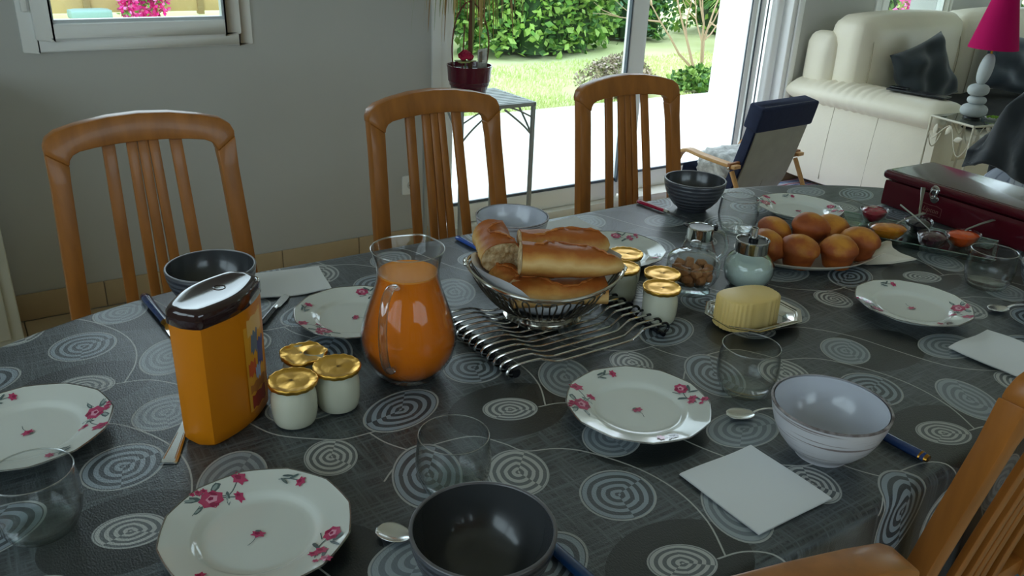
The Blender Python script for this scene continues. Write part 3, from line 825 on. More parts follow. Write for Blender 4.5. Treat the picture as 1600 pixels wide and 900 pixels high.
make_pot('gold-lidded yogurt pot nearest the juice jug', (.362, .950, E0), 1)
make_pot('yogurt pot with a crumpled gold lid behind two others', (.336, 1.006, E0), 2, 1)
make_pot('gold-lidded yogurt pot at the end of the wire rack', (.943, .940, E0), .5)
make_pot('gold-lidded yogurt pot in front of the brown sugar jar', (.986, .986, E0), 2.5)
make_pot('gold-lidded yogurt pot touching the flowered plate behind the basket', (.990, 1.090, E0), 3)
make_pot('gold-lidded yogurt pot close to the bread basket rim', (.940, 1.042, E0), 4)

# ---- chocolate powder canister
cn = thing('cocoa_canister', 'orange plastic drink powder canister with dark brown lid', 'canister', (.222, .986, E0), R(38))
def can_sec(L, Wd, bul, n=14):
    pts = []
    c = .010
    for i in range(n+1):
        u = i/n; x = -L/2+c+(L-2*c)*u; pts.append((x, -(Wd/2+bul*sin(pi*u))))
    pts += [(L/2-c*.3, -Wd/2+c*.3), (L/2, -Wd/2+c)]
    pts += [(L/2+.004, 0), (L/2, Wd/2-c), (L/2-c*.3, Wd/2-c*.3)]
    for i in range(n+1):
        u = 1-i/n; x = -L/2+c+(L-2*c)*u; pts.append((x, Wd/2+bul*sin(pi*u)))
    pts += [(-L/2+c*.3, Wd/2-c*.3), (-L/2, Wd/2-c), (-L/2-.003, 0), (-L/2, -Wd/2+c), (-L/2+c*.3, -Wd/2+c*.3)]
    return pts
orange_p = mat('orange_plastic', 'd07a08', .38, spec=.4)
rings = []
for z, L, Wd, bu in ((0, .116, .044, .008), (.004, .122, .05, .009), (.02, .124, .051, .010), (.10, .125, .051, .0105), (.160, .126, .052, .011), (.166, .126, .052, .011), (.168, .120, .047, .010)):
    rings.append([(x, y, z) for x, y in can_sec(L, Wd, bu)])
MB().loft(rings).build('body', orange_p, cn, sharp=40)
lidm = mat('brown_lid', '2a1212', .1, coat=.6)
rings = []
for z, L, Wd, bu in ((.1665, .127, .053, .0112), (.168, .1285, .0545, .0115), (.184, .1275, .0535, .0115), (.188, .124, .05, .011), (.1895, .119, .045, .0105), (.1898, .112, .038, .010), (.1888, .104, .031, .009)):
    rings.append([(x, y, z) for x, y in can_sec(L, Wd, bu)])
MB().loft(rings).build('lid', lidm, cn, sharp=50)
MB().lathe([(.006, 0), (.0072, .0008), (.0084, 0)], 24, TR(.01, 0, .1888)).build('lid_mark', lidm, cn)
# printed label on the long side: plain patches of colour
lab = MB()
def side_y(x): u = (x+.0525)/.105; return -(.0255+.0105*sin(pi*max(0, min(1, u))))-.0007
def patch(x0, x1, z0, z1, col, e=0, wob=0, n=6, skew=0):
    lab.color(col); vs = []
    for i in range(n+1):
        for j, z in enumerate((z0, z1)):
            x = x0+(x1-x0)*i/n+skew*j; zz = z+wob*sin(i*2.1+j*3); vs.append((x, side_y(x)-e, zz))
    lab.add(vs, [(2*i, 2*i+2, 2*i+3, 2*i+1) for i in range(n)])
patch(.000, .05, .02, .155, 'dd9a2c'); patch(.008, .047, .125, .15, 'e3b56a', .0001, .002); patch(.012, .03, .1, .128, '5f7386', .0002, .004, skew=.004)
patch(.028, .046, .075, .112, '3b4f8c', .0003, .003, skew=.003); patch(.004, .022, .07, .09, 'c8552e', .0003, .003); patch(.02, .034, .06, .078, '9aa7c4', .0004, .003)
patch(.004, .045, .045, .058, 'b8702a', .0004, .002); patch(.006, .044, .022, .042, '9c3324', .0004, .002)
lab.build('label_print', vcol_mat('label_ink', .4), cn, sharp=0)

# ---- wire rack
rk = thing('wire_rack', 'chrome wire table rack with black end bars under the bread basket', 'trivet', (0, 0, E0))
NW = 12; ys = [.894+.0185*i for i in range(NW)]
for y in ys:
    P = [(.612, y, .003), (.604, y, .006), (.603, y, .0125), (.609, y, .0185), (.622, y, .021), (.648, y, .021), (.664, y, .0185), (.683, y, .0105), (.70, y, .0062), (.72, y, .0058), (.77, y, .0058), (.835, y, .0058), (.848, y, .0085), (.866, y, .0195), (.876, y, .021), (.905, y, .021)]
    MB().tube(spline(P, 3), .0021, 8).build('wire', chrome, rk)
    loop = [(.905, y, .021), (.915, y, .0205), (.922, y, .015), (.922, y, .008), (.915, y, .0035), (.905, y, .004), (.900, y, .008)]
    MB().tube(spline(loop, 3), .0023, 8).build('end_loop', blackp, rk)
rr = []; pp = []
for i in range(NW*8):
    y = ys[0]-.006+(ys[-1]-ys[0]+.012)*i/(NW*8-1); pp.append((.6155, y, .0105)); rr.append(.0062+.0022*cos(2*pi*(y-ys[0]-.00925)/.0185))
MB().tube(pp, rr, 12).build('end_bar', blackp, rk)
MB().tube([(.907, ys[0]-.008, .0045), (.907, ys[-1]+.008, .0045)], .0042, 10).build('end_bar', blackp, rk)

# ---- bread basket
BZ = E0+.0077
bk = thing('bread_basket', 'oval silver wire bread basket on a round foot', 'basket', (.772, 1.045, BZ), R(-33))
def oval(t, a, b_): return (a*cos(t), b_*sin(t))
def rim_z(t): return .080+.010*cos(2*t)**1
RA, RBm = .131, .104
MB().tube([(*oval(2*pi*i/72, RA, RBm), rim_z(2*pi*i/72)) for i in range(72)], .0028, 8, closed=True).build('rim', silver, bk)
MB().tube([(*oval(2*pi*i/72, RA-.004, RBm-.004), rim_z(2*pi*i/72)-.006) for i in range(72)], .0013, 6, closed=True).build('rim_wire', silver, bk)
MB().lathe([(.060, .0), (.068, .0), (.0685, .003), (.064, .006), (.063, .011), (.066, .0145), (.064, .017), (.058, .0155), (.057, .008), (.060, .0)], 48).build('foot', silver, bk)
MB().lathe([(0, .0145), (.060, .0145), (.062, .016), (.060, .0175), (0, .0175)], 48).build('floor_plate', silver, bk)
wm = mat('dark_silver', '857c70', .3, 1)
NA = 34
for i in range(NA):
    t0 = 2*pi*(i)/NA; pts = []
    def on(t, k):
        a = .061+(RA-.0045-.061)*k**.72; b_ = .061+(RBm-.0045-.061)*k**.72
        return (*oval(t, a, b_), .0165+(rim_z(t)-.0165-.008)*k**1.35)
    dt = 2*pi/NA*.27
    for k in (0, .15, .3, .45, .6, .75, .88): pts.append(on(t0-dt*(k*.6+.4), k))
    pts.append(on(t0-dt*.6, .97)); pts.append(on(t0, 1.0)); pts.append(on(t0+dt*.6, .97))
    for k in (.88, .75, .6, .45, .3, .15, 0): pts.append(on(t0+dt*(k*.6+.4), k))
    MB().tube(spline(pts, 2), .0015, 6).build('wire_arch', wm, bk)
for s in (-1, 1):
    h = MB(); rg = random.Random(3)
    for k in range(9):
        h.lathe([(0, -.004), (.003, -.0025), (.004, 0), (.003, .0025), (0, .004)], 10, TR(s*(RA+.001)+rg.uniform(-.003, .003), rg.uniform(-.014, .014), .0885+rg.uniform(-.004, .003)))
    h.build('rim_ornament', silver, bk)
# paper napkin lining the basket
def liner():
    b = MB(); n = 48; vs = []; fs = []
    rows = [(.0, .0195), (.03, .0195), (.054, .0205), (.066, .031), (.080, .046), (.096, .064), (.112, .090), (.118, .104)]
    for i in range(n):
        t = 2*pi*i/n; lim = 1
        for j, (r, z) in enumerate(rows):
            k = j/(len(rows)-1)
            wv = .0018*sin(t*9+j)*k
            drop = .6+.4*(sin(2*t+.9)+.35*sin(5*t)) if j > 3 else 1
            rr_ = rows[3][0]+(r-rows[3][0])*max(.1, min(1, drop)) if j > 3 else r
            zz = rows[3][1]+(z-rows[3][1])*max(.1, min(1, drop)) if j > 3 else z
            vs.append((rr_*cos(t)*(1+.10*k), rr_*sin(t)*(1-.10*k), zz+wv))
    K = len(rows)
    for i in range(n):
        j = (i+1) % n
        for q in range(K-1):
            fs.append((i*K, i*K+1, j*K+1) if q == 0 else (i*K+q, i*K+q+1, j*K+q+1, j*K+q))
    return b.add(vs, fs)
ln = liner().build('paper_napkin', paper, None, sharp=0, loc=(.772, 1.045, BZ)); ln.rotation_euler = (0, 0, R(-33))
tag(ln, 'crumpled white paper napkin lining the bread basket', 'napkin')

# ---- bread
def bread_mat():
    m = mat('baguette_crust', 'b4641f', .55, bump=.35, bscale=70)
    n = m.node_tree.nodes; l = m.node_tree.links; b = n['Principled BSDF']
    tc = n.new('ShaderNodeTexCoord'); sp = n.new('ShaderNodeSeparateXYZ'); l.new(tc.outputs['Object'], sp.inputs[0])
    t = n.new('ShaderNodeTexNoise'); t.inputs['Scale'].default_value = 26; t.inputs['Detail'].default_value = 5; l.new(tc.outputs['Object'], t.inputs['Vector'])
    ad = n.new('ShaderNodeMath'); ad.operation = 'MULTIPLY_ADD'; ad.inputs[1].default_value = 21; l.new(sp.outputs['Z'], ad.inputs[0])
    sc = n.new('ShaderNodeMath'); sc.operation = 'MULTIPLY_ADD'; sc.inputs[1].default_value = .5; sc.inputs[2].default_value = .25; l.new(t.outputs['Fac'], sc.inputs[0]); l.new(sc.outputs[0], ad.inputs[2])
    r = n.new('ShaderNodeValToRGB'); e = r.color_ramp.elements
    e[0].position = .12; e[0].color = lin('a8682e'); e[1].position = .95; e[1].color = lin('ab5c20')
    for p, c in ((.30, 'cf9850'), (.55, 'e6bd7c'), (.74, 'd39a4e')): q = e.new(p); q.color = lin(c)
    l.new(ad.outputs[0], r.inputs['Fac']); l.new(r.outputs['Color'], b.inputs['Base Color'])
    return m
crust = bread_mat(); crumb = mat('bread_crumb', 'a8804e', .9, col2='e6d0a6', vscale=95, bump=1.0, bscale=110)
ear = mat('bread_ear', 'a4521a', .6, col2='c9803a', vscale=40, bump=.6, bscale=60)
def bread(label, L, w_, h_, loc, rz, pitch=0, roll=0, cut=(True, False), seed=0, taper=.22):
    rg = random.Random(seed); t = thing('bread_piece', label, 'bread', loc, 0, None)
    t.rotation_euler = (roll, pitch, rz)
    N = 26; K = 24; rings = []; ph = [rg.uniform(0, 6) for _ in range(6)]
    for i in range(N+1):
        u = i/N; x = -L/2+L*u
        k = 1.0
        if not cut[0]: k = min(k, sqrt(max(0.0, 1-(max(0, .22-u)/.22)**2)))
        if not cut[1]: k = min(k, sqrt(max(0.0, 1-(max(0, u-1+taper)/taper)**2)))
        k = max(k, .06); k *= 1+.05*sin(5*u+ph[0])
        ring = []
        for q in range(K):
            a = 2*pi*q/K; cz = sin(a); cx_ = cos(a)
            rr = 1+.03*sin(3*a+ph[1]+4*u)+.02*sin(7*u*3+a*2+ph[2])
            yy = w_/2*cx_*rr*k; zz = h_/2*(cz if cz > 0 else cz*.78)*rr*k
            # the scored ear: a ridge running obliquely along the top
            d = a-(pi/2+.55*sin(2.2*u*pi+ph[3])); zz += .004*math.exp(-(d/.18)**2)*k
            ring.append((x, yy, zz))
        rings.append(ring)
    MB().loft(rings, caps=True).build('crust', crust, t, sharp=60)
    for e, on_ in ((0, cut[0]), (N, cut[1])):
        if not on_: continue
        s = -1 if e == 0 else 1; b = MB(); vs = []; fs = []
        for j in range(6):
            f = j/5
            for q in range(K):
                p = rings[e][q]; vs.append((p[0]+s*(.0008+.0025*(1-f)+rg.uniform(-.0008, .0008)), p[1]*f*.965, p[2]*f*.965))
        for j in range(5):
            for q in range(K):
                p = (q+1) % K; fs.append((j*K+q, j*K+p, (j+1)*K+p, (j+1)*K+q))
        b.add(vs, fs).build('crumb_face', crumb, t, sharp=0)
    P = []
    for i in range(3, N-2):
        u = i/N; a = pi/2+.55*sin(2.2*u*pi+ph[3])+.12; q = a/(2*pi)*K; q0 = int(q) % K; p = rings[i][q0]; P.append((p[0], p[1], p[2]+.0002))
    if len(P) > 3: MB().tube(P, [.001]+[.0026+.0008*sin(i*1.3) for i in range(len(P)-2)]+[.001], 6, flat=.6).build('crust_ridge', ear, t)
    return t
def rel(u, v):   # along / across the basket
    c, s = cos(R(-33)), sin(R(-33)); return (.772+u*c-v*s, 1.045+u*s+v*c)
bread('baguette length with a pale side lying on top at the front of the pile', .172, .066, .058, (*rel(.042, -.035), BZ+.108), R(-29), R(3), R(-8), (True, False), 1, .5)
bread('darker crusted baguette length at the back of the pile', .158, .054, .048, (*rel(.034, .040), BZ+.112), R(-24), R(2), R(6), (True, False), 2)
bread('baguette piece lying low against the basket wires', .155, .062, .044, (*rel(.022, -.042), BZ+.057), R(-27), R(-2), R(4), (True, True), 3)
bread('upright baguette chunk with its cut crumb facing the jug', .085, .068, .066, (.727, 1.130, BZ+.098), R(72), R(-8), R(6), (True, True), 4)
bread('short baguette end below the upright chunk', .075, .05, .046, (*rel(-.062, -.012), BZ+.062), R(78), R(-6), 0, (True, False), 5)
bread('baguette end lying under the darker loaf at the back', .09, .05, .046, (*rel(-.03, .045), BZ+.064), R(-20), R(4), 0, (False, True), 6)
# ---- sugar jar with lid and brown sugar lumps
sj = thing('sugar_jar', 'lidded glass jar of brown sugar lumps beside the butter', 'jar', (1.082, 1.006, E0))
MB().lathe([(0, .0), (.034, 0), (.037, .002), (.0365, .006), (.032, .010), (.034, .015), (.0435, .024), (.0485, .036), (.0495, .048), (.0485, .056), (.0475, .0575), (.0465, .056), (.0475, .048), (.0465, .037), (.042, .027), (.033, .019), (.02, .017), (0, .0165)], 56).build('glass_body', glass, sj)
MB().lathe([(.0490, .0575), (.0495, .0595), (.0475, .066), (.041, .073), (.03, .0775), (.015, .080), (.009, .081), (.0065, .083), (.0075, .087), (.0105, .091), (.0108, .095), (.0085, .0985), (0, .0995)], 56).build('lid', glass_mat('lid_glass', (.96, .985, .98), .04, .85, 3.2), sj)
MB().lathe([(.0478, .0565), (.0492, .0575), (.0490, .0592), (.0476, .0585)], 56).build('lid_rim', glass_mat('glass_rim'), sj)
MB().lathe([(.030, .0095), (.037, .0025), (.0375, .0035), (.0325, .0105)], 48).build('foot_ring', glass_mat('glass_base'), sj)
sug = mat('brown_sugar', '9a6238', .75, col2='b98253', vscale=40, bump=.5, bscale=120)
rg = random.Random(11); spots = []
for lay, (zz, rad, cnt) in enumerate(((.0255, .018, 5), (.034, .030, 8), (.046, .029, 8), (.046, .009, 2))):
    for k in range(cnt):
        a = 2*pi*k/cnt+lay*.5; spots.append((rad*cos(a), rad*sin(a), zz))
def lump(seed):
    g = random.Random(seed); b = MB(); b.rbox((0, 0, 0), (.019, .0165, .015), .004, 4)
    b.v = [(x*(1+g.uniform(-.1, .1)), y*(1+g.uniform(-.1, .1)), z*(1+g.uniform(-.1, .1))) for x, y, z in b.v]
    return b
l0 = None
for i, (x, y, z) in enumerate(spots):
    if l0 is None: o = l0 = lump(2).build('sugar_lump', sug, None)
    else: o = l0.copy(); C.objects.link(o)
    o.location = (1.082+x, 1.006+y, E0+z); o.rotation_euler = (rg.uniform(-.5, .5), rg.uniform(-.5, .5), rg.uniform(0, 3))
    tag(o, 'brown sugar lump inside the lidded glass jar', 'sugar lump', 'brown sugar lumps in the jar')

# ---- small syrup jug with chrome collar, behind the sugar jar
sy = thing('syrup_jug', 'small glass jug with chrome collar and black lid behind the sugar jar', 'jug', (1.150, 1.062, E0), R(-40))
MB().lathe([(0, 0), (.030, 0), (.034, .003), (.038, .02), (.036, .045), (.028, .065), (.0235, .075), (.0235, .082), (.0222, .082), (.0222, .075), (.0265, .064), (.0345, .045), (.0365, .02), (.032, .005), (0, .004)], 48).build('glass_body', glass, sy)
MB().lathe([(.0245, .074), (.0255, .0755), (.0255, .094), (.0262, .0955), (.0262, .098), (.0248, .099), (.0238, .0975), (.0238, .076)], 48).build('collar', chrome, sy)
MB().lathe([(0, .0955), (.022, .0955), (.0236, .0965), (.0236, .0975), (0, .0965)], 40).build('lid', blackp, sy)
MB().loft([[(-.022, -.006, .094), (-.022, .006, .094), (-.022, .006, .099), (-.022, -.006, .099)], [(-.034, -.003, .0985), (-.034, .003, .0985), (-.034, .003, .1025), (-.034, -.003, .1025)]]).build('spout_lip', blackp, sy, bevel=.001)
MB().box((.0275, 0, .098), (.008, .010, .012)).build('hinge', blackp, sy, bevel=.002)
MB().tube(spline([(.026, 0, .092), (.042, 0, .088), (.052, 0, .070), (.050, 0, .048), (.040, 0, .034)], 6), .004, 10).build('handle', glass_mat('handle_glass'), sy)

# ---- sugar dispenser
dp = thing('sugar_dispenser', 'round glass sugar pourer with chrome collar and spout tube', 'dispenser', (1.196, .972, E0))
MB().lathe([(0, 0), (.030, 0), (.035, .003), (.043, .016), (.0475, .032), (.046, .048), (.039, .061), (.031, .069), (.0285, .073), (.027, .073), (.0295, .068), (.0375, .06), (.0445, .048), (.046, .032), (.0415, .017), (.033, .006), (0, .005)], 56).build('glass_body', glass_mat('green_glass', (.94, .985, .97), .04, .8, 2.4), dp)
MB().lathe([(0, .0062), (.0325, .0072), (.041, .0178), (.0453, .032), (.0440, .0475), (.036, .052), (0, .049)], 48).build('white_sugar', mat('white_sugar', 'f3f5f3', .8, bump=.2, bscale=300), dp)
MB().lathe([(.0285, .070), (.0305, .071), (.031, .073), (.031, .090), (.0316, .092), (.0312, .0945), (.0296, .0945), (.029, .092), (.029, .071)], 56).build('collar', chrome, dp)
MB().lathe([(0, .0895), (.0288, .0895), (.0288, .0915), (0, .0905)], 40).build('inner_lid', blackp, dp)
MB().lathe([(.0062, .0895), (.0078, .091), (.0066, .0975), (.0066, .116), (.0056, .117), (.0048, .116), (.0048, .094), (0, .094)], 28, TR(.002, .001, 0)).build('pour_tube', chrome, dp)
MB().lathe([(.0076, .0895), (.0092, .0895), (.0088, .0965), (.0070, .0975)], 28, TR(.002, .001, 0)).build('tube_seal', blackp, dp)

# ---- butter
bt = thing('butter_tray', 'eight sided silver tray under the butter', 'tray', (1.092, .862, E0), R(-4))
def octo(a, b_, c): return [(-a+c, -b_), (a-c, -b_), (a, -b_+c), (a, b_-c), (a-c, b_), (-a+c, b_), (-a, b_-c), (-a, -b_+c)]
rings = []
for z, a, b_, c in ((0, .050, .034, .02), (.0005, .055, .039, .02), (.006, .060, .044, .022), (.009, .070, .053, .027), (.0135, .084, .066, .036), (.0150, .0845, .0665, .036), (.0152, .083, .065, .0355), (.0118, .069, .052, .026), (.0085, .0595, .0435, .022), (.0030, .054, .038, .02), (.0028, .0, .0, .0)):
    rings.append([(x, y, z) for x, y in octo(max(a, .001), max(b_, .001), max(c, .0004))])
MB().loft(rings).build('tray_body', silver, bt, sharp=25)
for s, z, a, b_, c in ((0, .0145, .0775, .0595, .0325), (1, .0128, .0725, .0552, .0288)):
    MB().tube([(x, y, z) for x, y in octo(a, b_, c)], .0008, 6, closed=True).build('tray_bead', silver, bt)
btm = mat('butter', 'eccb7c', .45, spec=.4, col2='f2d692', vscale=14, sss=.1)
bu = thing('butter_block', 'ridged oval block of yellow butter', 'butter', (1.066, .856, E0+.0034), R(-9))
def b_sec(a, b_, rid):
    n = 132; P = []
    for i in range(n):
        t = 2*pi*i/n; k = 1+1.6*rid*abs(sin(t*17)); e = .62
        x = a*math.copysign(abs(cos(t))**e, cos(t))*k; y = b_*math.copysign(abs(sin(t))**.8, sin(t))*k; P.append((x, y))
    return P
MB().loft([[(x, y, z) for x, y in b_sec(a, b_, r_)] for z, a, b_, r_ in ((0, .0545, .0335, .02), (.002, .0555, .0345, .03), (.05, .0545, .0335, .03), (.0525, .0535, .0325, .02), (.0535, .0515, .0305, 0))]).build('butter', btm, bu, sharp=60)

# ---- fish shaped plate with muffins
fz = thing('fish_platter', 'cream ceramic fish shaped platter carrying the muffins', 'platter', (1.418, 1.008, E0), R(-27))
def fish(k, e=0):
    P = []; n = 64
    a, b_ = .155, .098
    top = [(-.155, 0), (-.148, .03), (-.12, .063), (-.07, .088), (-.01, .097), (.05, .088), (.10, .062), (.135, .034), (.155, .022), (.168, .027), (.186, .043), (.202, .053), (.208, .049), (.2, .033), (.192, .015), (.192, .0)]
    top = [(p.x, p.y) for p in spline([(x, y, 0) for x, y in top], 3)]
    P = top+[(x, -y) for x, y in top[-2:0:-1]]
    c = (-.01, 0)
    return [(c[0]+(x-c[0])*k, y*k*(1 if x < .14 else 1)) for x, y in P]
rings = [[(x, y, z) for x, y in fish(k)] for k, z in ((.55, 0), (.60, 0), (.80, .006), (1.0, .0185), (1.008, .0205), (.99, .021), (.93, .017), (.78, .0085), (.6, .0050), (.02, .0045))]
MB().loft(rings).build('platter_body', mat('cream_ceramic', 'd6cfc0', .25, coat=.3), fz, sharp=50)
MB().lathe([(0, 0), (.003, 0), (.002, .001), (0, .0014)], 12, TR(-.118, .02, .0128)).build('fish_eye', mat('cream_ceramic'  , 'd6cfc0'), fz)
def muffin_mesh(seed):
    g = random.Random(seed); ph = [g.uniform(0, 6) for _ in range(5)]
    prof = [(0, 0), (.0225, 0), (.0242, .0015), (.0275, .014), (.031, .025), (.0345, .030), (.0358, .035), (.0345, .042), (.0295, .050), (.021, .0565), (.0105, .0605), (0, .0618)]
    return MB().lathe(prof, 40, rad=lambda q, z: 1+(.06*sin(2*q+ph[0])+.045*sin(3*q+ph[1])+.03*sin(5*q+ph[2]+40*z))*(1 if z > .027 else .35)+.02*sin(q+60*z+ph[3]))
def muffin_mat():
    m = mat('muffin_crust', 'c4742a', .6, bump=.3, bscale=60)
    n = m.node_tree.nodes; l = m.node_tree.links; b = n['Principled BSDF']
    tc = n.new('ShaderNodeTexCoord'); oi = n.new('ShaderNodeObjectInfo'); sp = n.new('ShaderNodeSeparateXYZ'); l.new(tc.outputs['Object'], sp.inputs[0])
    t = n.new('ShaderNodeTexNoise'); t.noise_dimensions = '4D'; t.inputs['Scale'].default_value = 26; t.inputs['Detail'].default_value = 4
    l.new(tc.outputs['Object'], t.inputs['Vector']); ml = n.new('ShaderNodeMath'); ml.operation = 'MULTIPLY'; ml.inputs[1].default_value = 20; l.new(oi.outputs['Random'], ml.inputs[0]); l.new(ml.outputs[0], t.inputs['W'])
    ad = n.new('ShaderNodeMath'); ad.operation = 'MULTIPLY_ADD'; ad.inputs[1].default_value = 7; l.new(sp.outputs['Z'], ad.inputs[0])
    sc = n.new('ShaderNodeMath'); sc.operation = 'MULTIPLY_ADD'; sc.inputs[1].default_value = .9; sc.inputs[2].default_value = -.12; l.new(t.outputs['Fac'], sc.inputs[0]); l.new(sc.outputs[0], ad.inputs[2])
    r = n.new('ShaderNodeValToRGB'); e = r.color_ramp.elements
    e[0].position = .2; e[0].color = lin('a85c1c'); e[1].position = .82; e[1].color = lin('cf8c30')
    for p, c in ((.45, '8a4016'), (.62, 'a4541e')): q = e.new(p); q.color = lin(c)
    l.new(ad.outputs[0], r.inputs['Fac']); l.new(r.outputs['Color'], b.inputs['Base Color'])
    return m
mm = muffin_mat()
MFZ = E0+.0072
MU = [(1.300, 1.040, 0.004, .3, .4, 'dark baked muffin leaning behind the sugar pourer'), (1.352, .982, 0, 0, 0, 'glossy browned muffin at the front of the platter'),
      (1.424, .943, 0, 0, 0, 'yellow topped muffin at the front, beside the glossy browned one'), (1.500, .950, .002, 0, 0, 'wide brown muffin beside the platter tail'),
      (1.375, 1.082, .004, -.25, .3, 'muffin leaning at the back, behind the sugar pourer side'), (1.430, 1.030, .020, .1, .1, 'muffin perched highest in the middle of the pile'),
      (1.500, 1.030, .006, .1, -.2, 'small muffin half hidden at the back of the pile')]
for i, (x, y, z, rx, ry, lb) in enumerate(MU):
    o = muffin_mesh(20+i).build('muffin', mm, None, sharp=0, loc=(x, y, MFZ+z)); o.rotation_euler = (rx, ry, i*1.3); o.scale = (1.1, 1.1, 1.06)
    tag(o, lb, 'muffin', 'muffins on the platter')

# ---- jam tray
jt = thing('glass_tray', 'rectangular green tinted glass tray holding the jam dishes', 'tray', (1.728, .968, E0), R(26))
tg = glass_mat('tray_glass', (.82, .93, .90), .12, .7, 2)
def rr_poly(a, b_, r, n=4):
    P = []
    for cx_, cy_, a0 in ((a-r, b_-r, 0), (-a+r, b_-r, 90), (-a+r, -b_+r, 180), (a-r, -b_+r, 270)):
        P += [(cx_+r*cos(R(a0+90*i/n)), cy_+r*sin(R(a0+90*i/n))) for i in range(n+1)]
    return P
TA_, TBb = .073, .166
MB().loft([[(x, y, z) for x, y in rr_poly(a, b_, .006)] for z, a, b_ in ((.001, .060, .153), (.0055, .066, .159), (.014, TA_, TBb), (.0165, TA_+.001, TBb+.001), (.0165, TA_-.002, TBb-.002), (.0085, .0645, .1575), (.0065, .058, .151))]).build('tray_body', tg, jt, sharp=20)
MB().tube([(x, y, .0165) for x, y in rr_poly(TA_-.0005, TBb-.0005, .006)], .0016, 8, closed=True).build('tray_rim', glass_mat('tray_rim_glass', (.35, .62, .56), .25, .6, 1.6), jt)
for i in range(4): MB().lathe([(0, 0), (.004, 0), (.005, .0012), (0, .0014)], 12, TR((.045, .045, -.045, -.045)[i], (.14, -.14, .14, -.14)[i], 0)).build('foot', tg, jt)
def jam_dish(label, loc, rz, jam, col2, boat=1.0, sp_az=0, spl=.11, seed=0):
    t = thing('jam_dish', label, 'jam dish', loc, rz)
    st = lambda q, z: 1
    pr = [(0, 0), (.018, 0), (.020, .0015), (.027, .010), (.033, .022), (.0355, .031), (.0345, .0318), (.0335, .031), (.031, .022), (.025, .0115), (.017, .004), (0, .0035)]
    M_ = Matrix.Diagonal((1.18*boat, .88, 1, 1))
    MB().lathe(pr, 40, M_).build('glass_body', glass, t)
    g = random.Random(seed); ph = g.uniform(0, 6)
    MB().lathe([(0, .0042), (.0168, .0048), (.0246, .0122), (.030, .022), (.0312, .0265), (.026, .0315), (.015, .0345), (0, .0355)], 36, M_, rad=lambda q, z: 1+.035*sin(4*q+ph)+.02*sin(9*q)).build('jam', mat('jam_'+jam, jam, .12, col2=col2, vscale=60, bump=.5, bscale=70, coat=.4), t)
    return t
def spoon(label, loc, rz, L=.125, pitch=0, roll=0, metal=steel, bowl=1.0, group=None, name='teaspoon', flip=False):
    t = thing(name, label, 'spoon', loc, rz, group); t.rotation_euler = (roll, pitch, rz)
    b = MB(); rings = []; n = 18
    a, w_ = .021*bowl, .0145*bowl
    # bowl: a shallow shell, tip at -x
    vs = []; fs = []; U = 14; Vn = 9
    for i in range(U+1):
        u = -1+2*i/U; hw = sqrt(max(0, 1-u*u))*(1+.12*u*-1)
        for j in range(Vn):
            v = -1+2*j/(Vn-1); x = a*u; y = w_*hw*v*.98
            z = .0062*bowl*((u*u)*.9+(v*v)*(hw**2))-.0062*bowl
            vs.append((x, y, z+.0068*bowl))
    for i in range(U):
        for j in range(Vn-1):
            q = i*Vn+j; fs.append((q, q+1, q+Vn+1, q+Vn))
    o = b.add(vs, fs).build('bowl', metal, t, sharp=0)
    so_ = o.modifiers.new('thick', 'SOLIDIFY'); so_.thickness = .0011; so_.offset = 1
    H0 = .0062*bowl
    P = [(a*.93, 0, H0), (a*1.25, 0, H0+.003), (a*1.7, 0, H0+.0045), (L*.6, 0, H0+.003), (L*.85, 0, .0035), (L, 0, .0022)]
    Wd = [.0028, .0021, .0022, .0028, .0042, .0048]
    rings = []
    for (x, y, z), wd in zip(P, Wd): rings.append([(x, -wd, z-.0006), (x, wd, z-.0006), (x, wd*.8, z+.0008), (x, -wd*.8, z+.0008)])
    MB().loft(rings).build('handle', metal, t, sharp=50)
    return t
TZ = E0+.0072
JD = [('red raspberry jam in a small glass dish next to the box corner', (1.742, 1.083), '7a1626', 'a3203a', 20, 1), ('amber orange marmalade in a boat shaped glass dish', (1.665, .992), 'b8620c', 'd58a1e', -28, 2),
      ('nearly black jam in a small glass dish against the burgundy box', (1.765, .985), '120f18', '241c28', 30, 3), ('dark purple berry jam in a glass dish at the tray middle', (1.705, .912), '2a1119', '4a1f2c', 10, 4),
      ('bright orange red jam in a glass dish at the tray end', (1.775, .885), 'b83c0e', 'd8581c', -20, 5)]
for lb, (x, y), c1, c2, a, sd in JD: jam_dish(lb, (x, y, TZ), R(a), c1, c2, 1.12 if sd == 2 else .95, seed=sd)
for lb, (x, y, z), a, pt in (('thin spoon handle rising from the raspberry jam', (1.742, 1.088, TZ+.024), 158, 22), ('spoon resting across the orange marmalade dish', (1.672, .989, TZ+.026), -8, 14),
                     ('spoon standing in the nearly black jam', (1.763, .985, TZ+.024), 35, 42), ('spoon leaning out of the dark berry jam', (1.705, .915, TZ+.025), 118, 36), ('spoon lying over the orange red jam dish', (1.772, .889, TZ+.027), -10, 14)):
    spoon(lb, (x, y, z), R(a), .095, R(-pt), 0, mat('dull_steel', '8f908c', .3, 1), .5, None, 'jam_spoon')

# ---- tea box
bxm = mat('burgundy_lacquer', '4f0f1b', .22, coat=.25); btop = mat('box_top_lacquer', '3a1a16', .2, coat=.3, spec=.5)
BL = .46
tbx = thing('tea_box', 'long burgundy wooden tea box with a metal clasp', 'box', (1.905, 1.176, E0), R(-92.5))
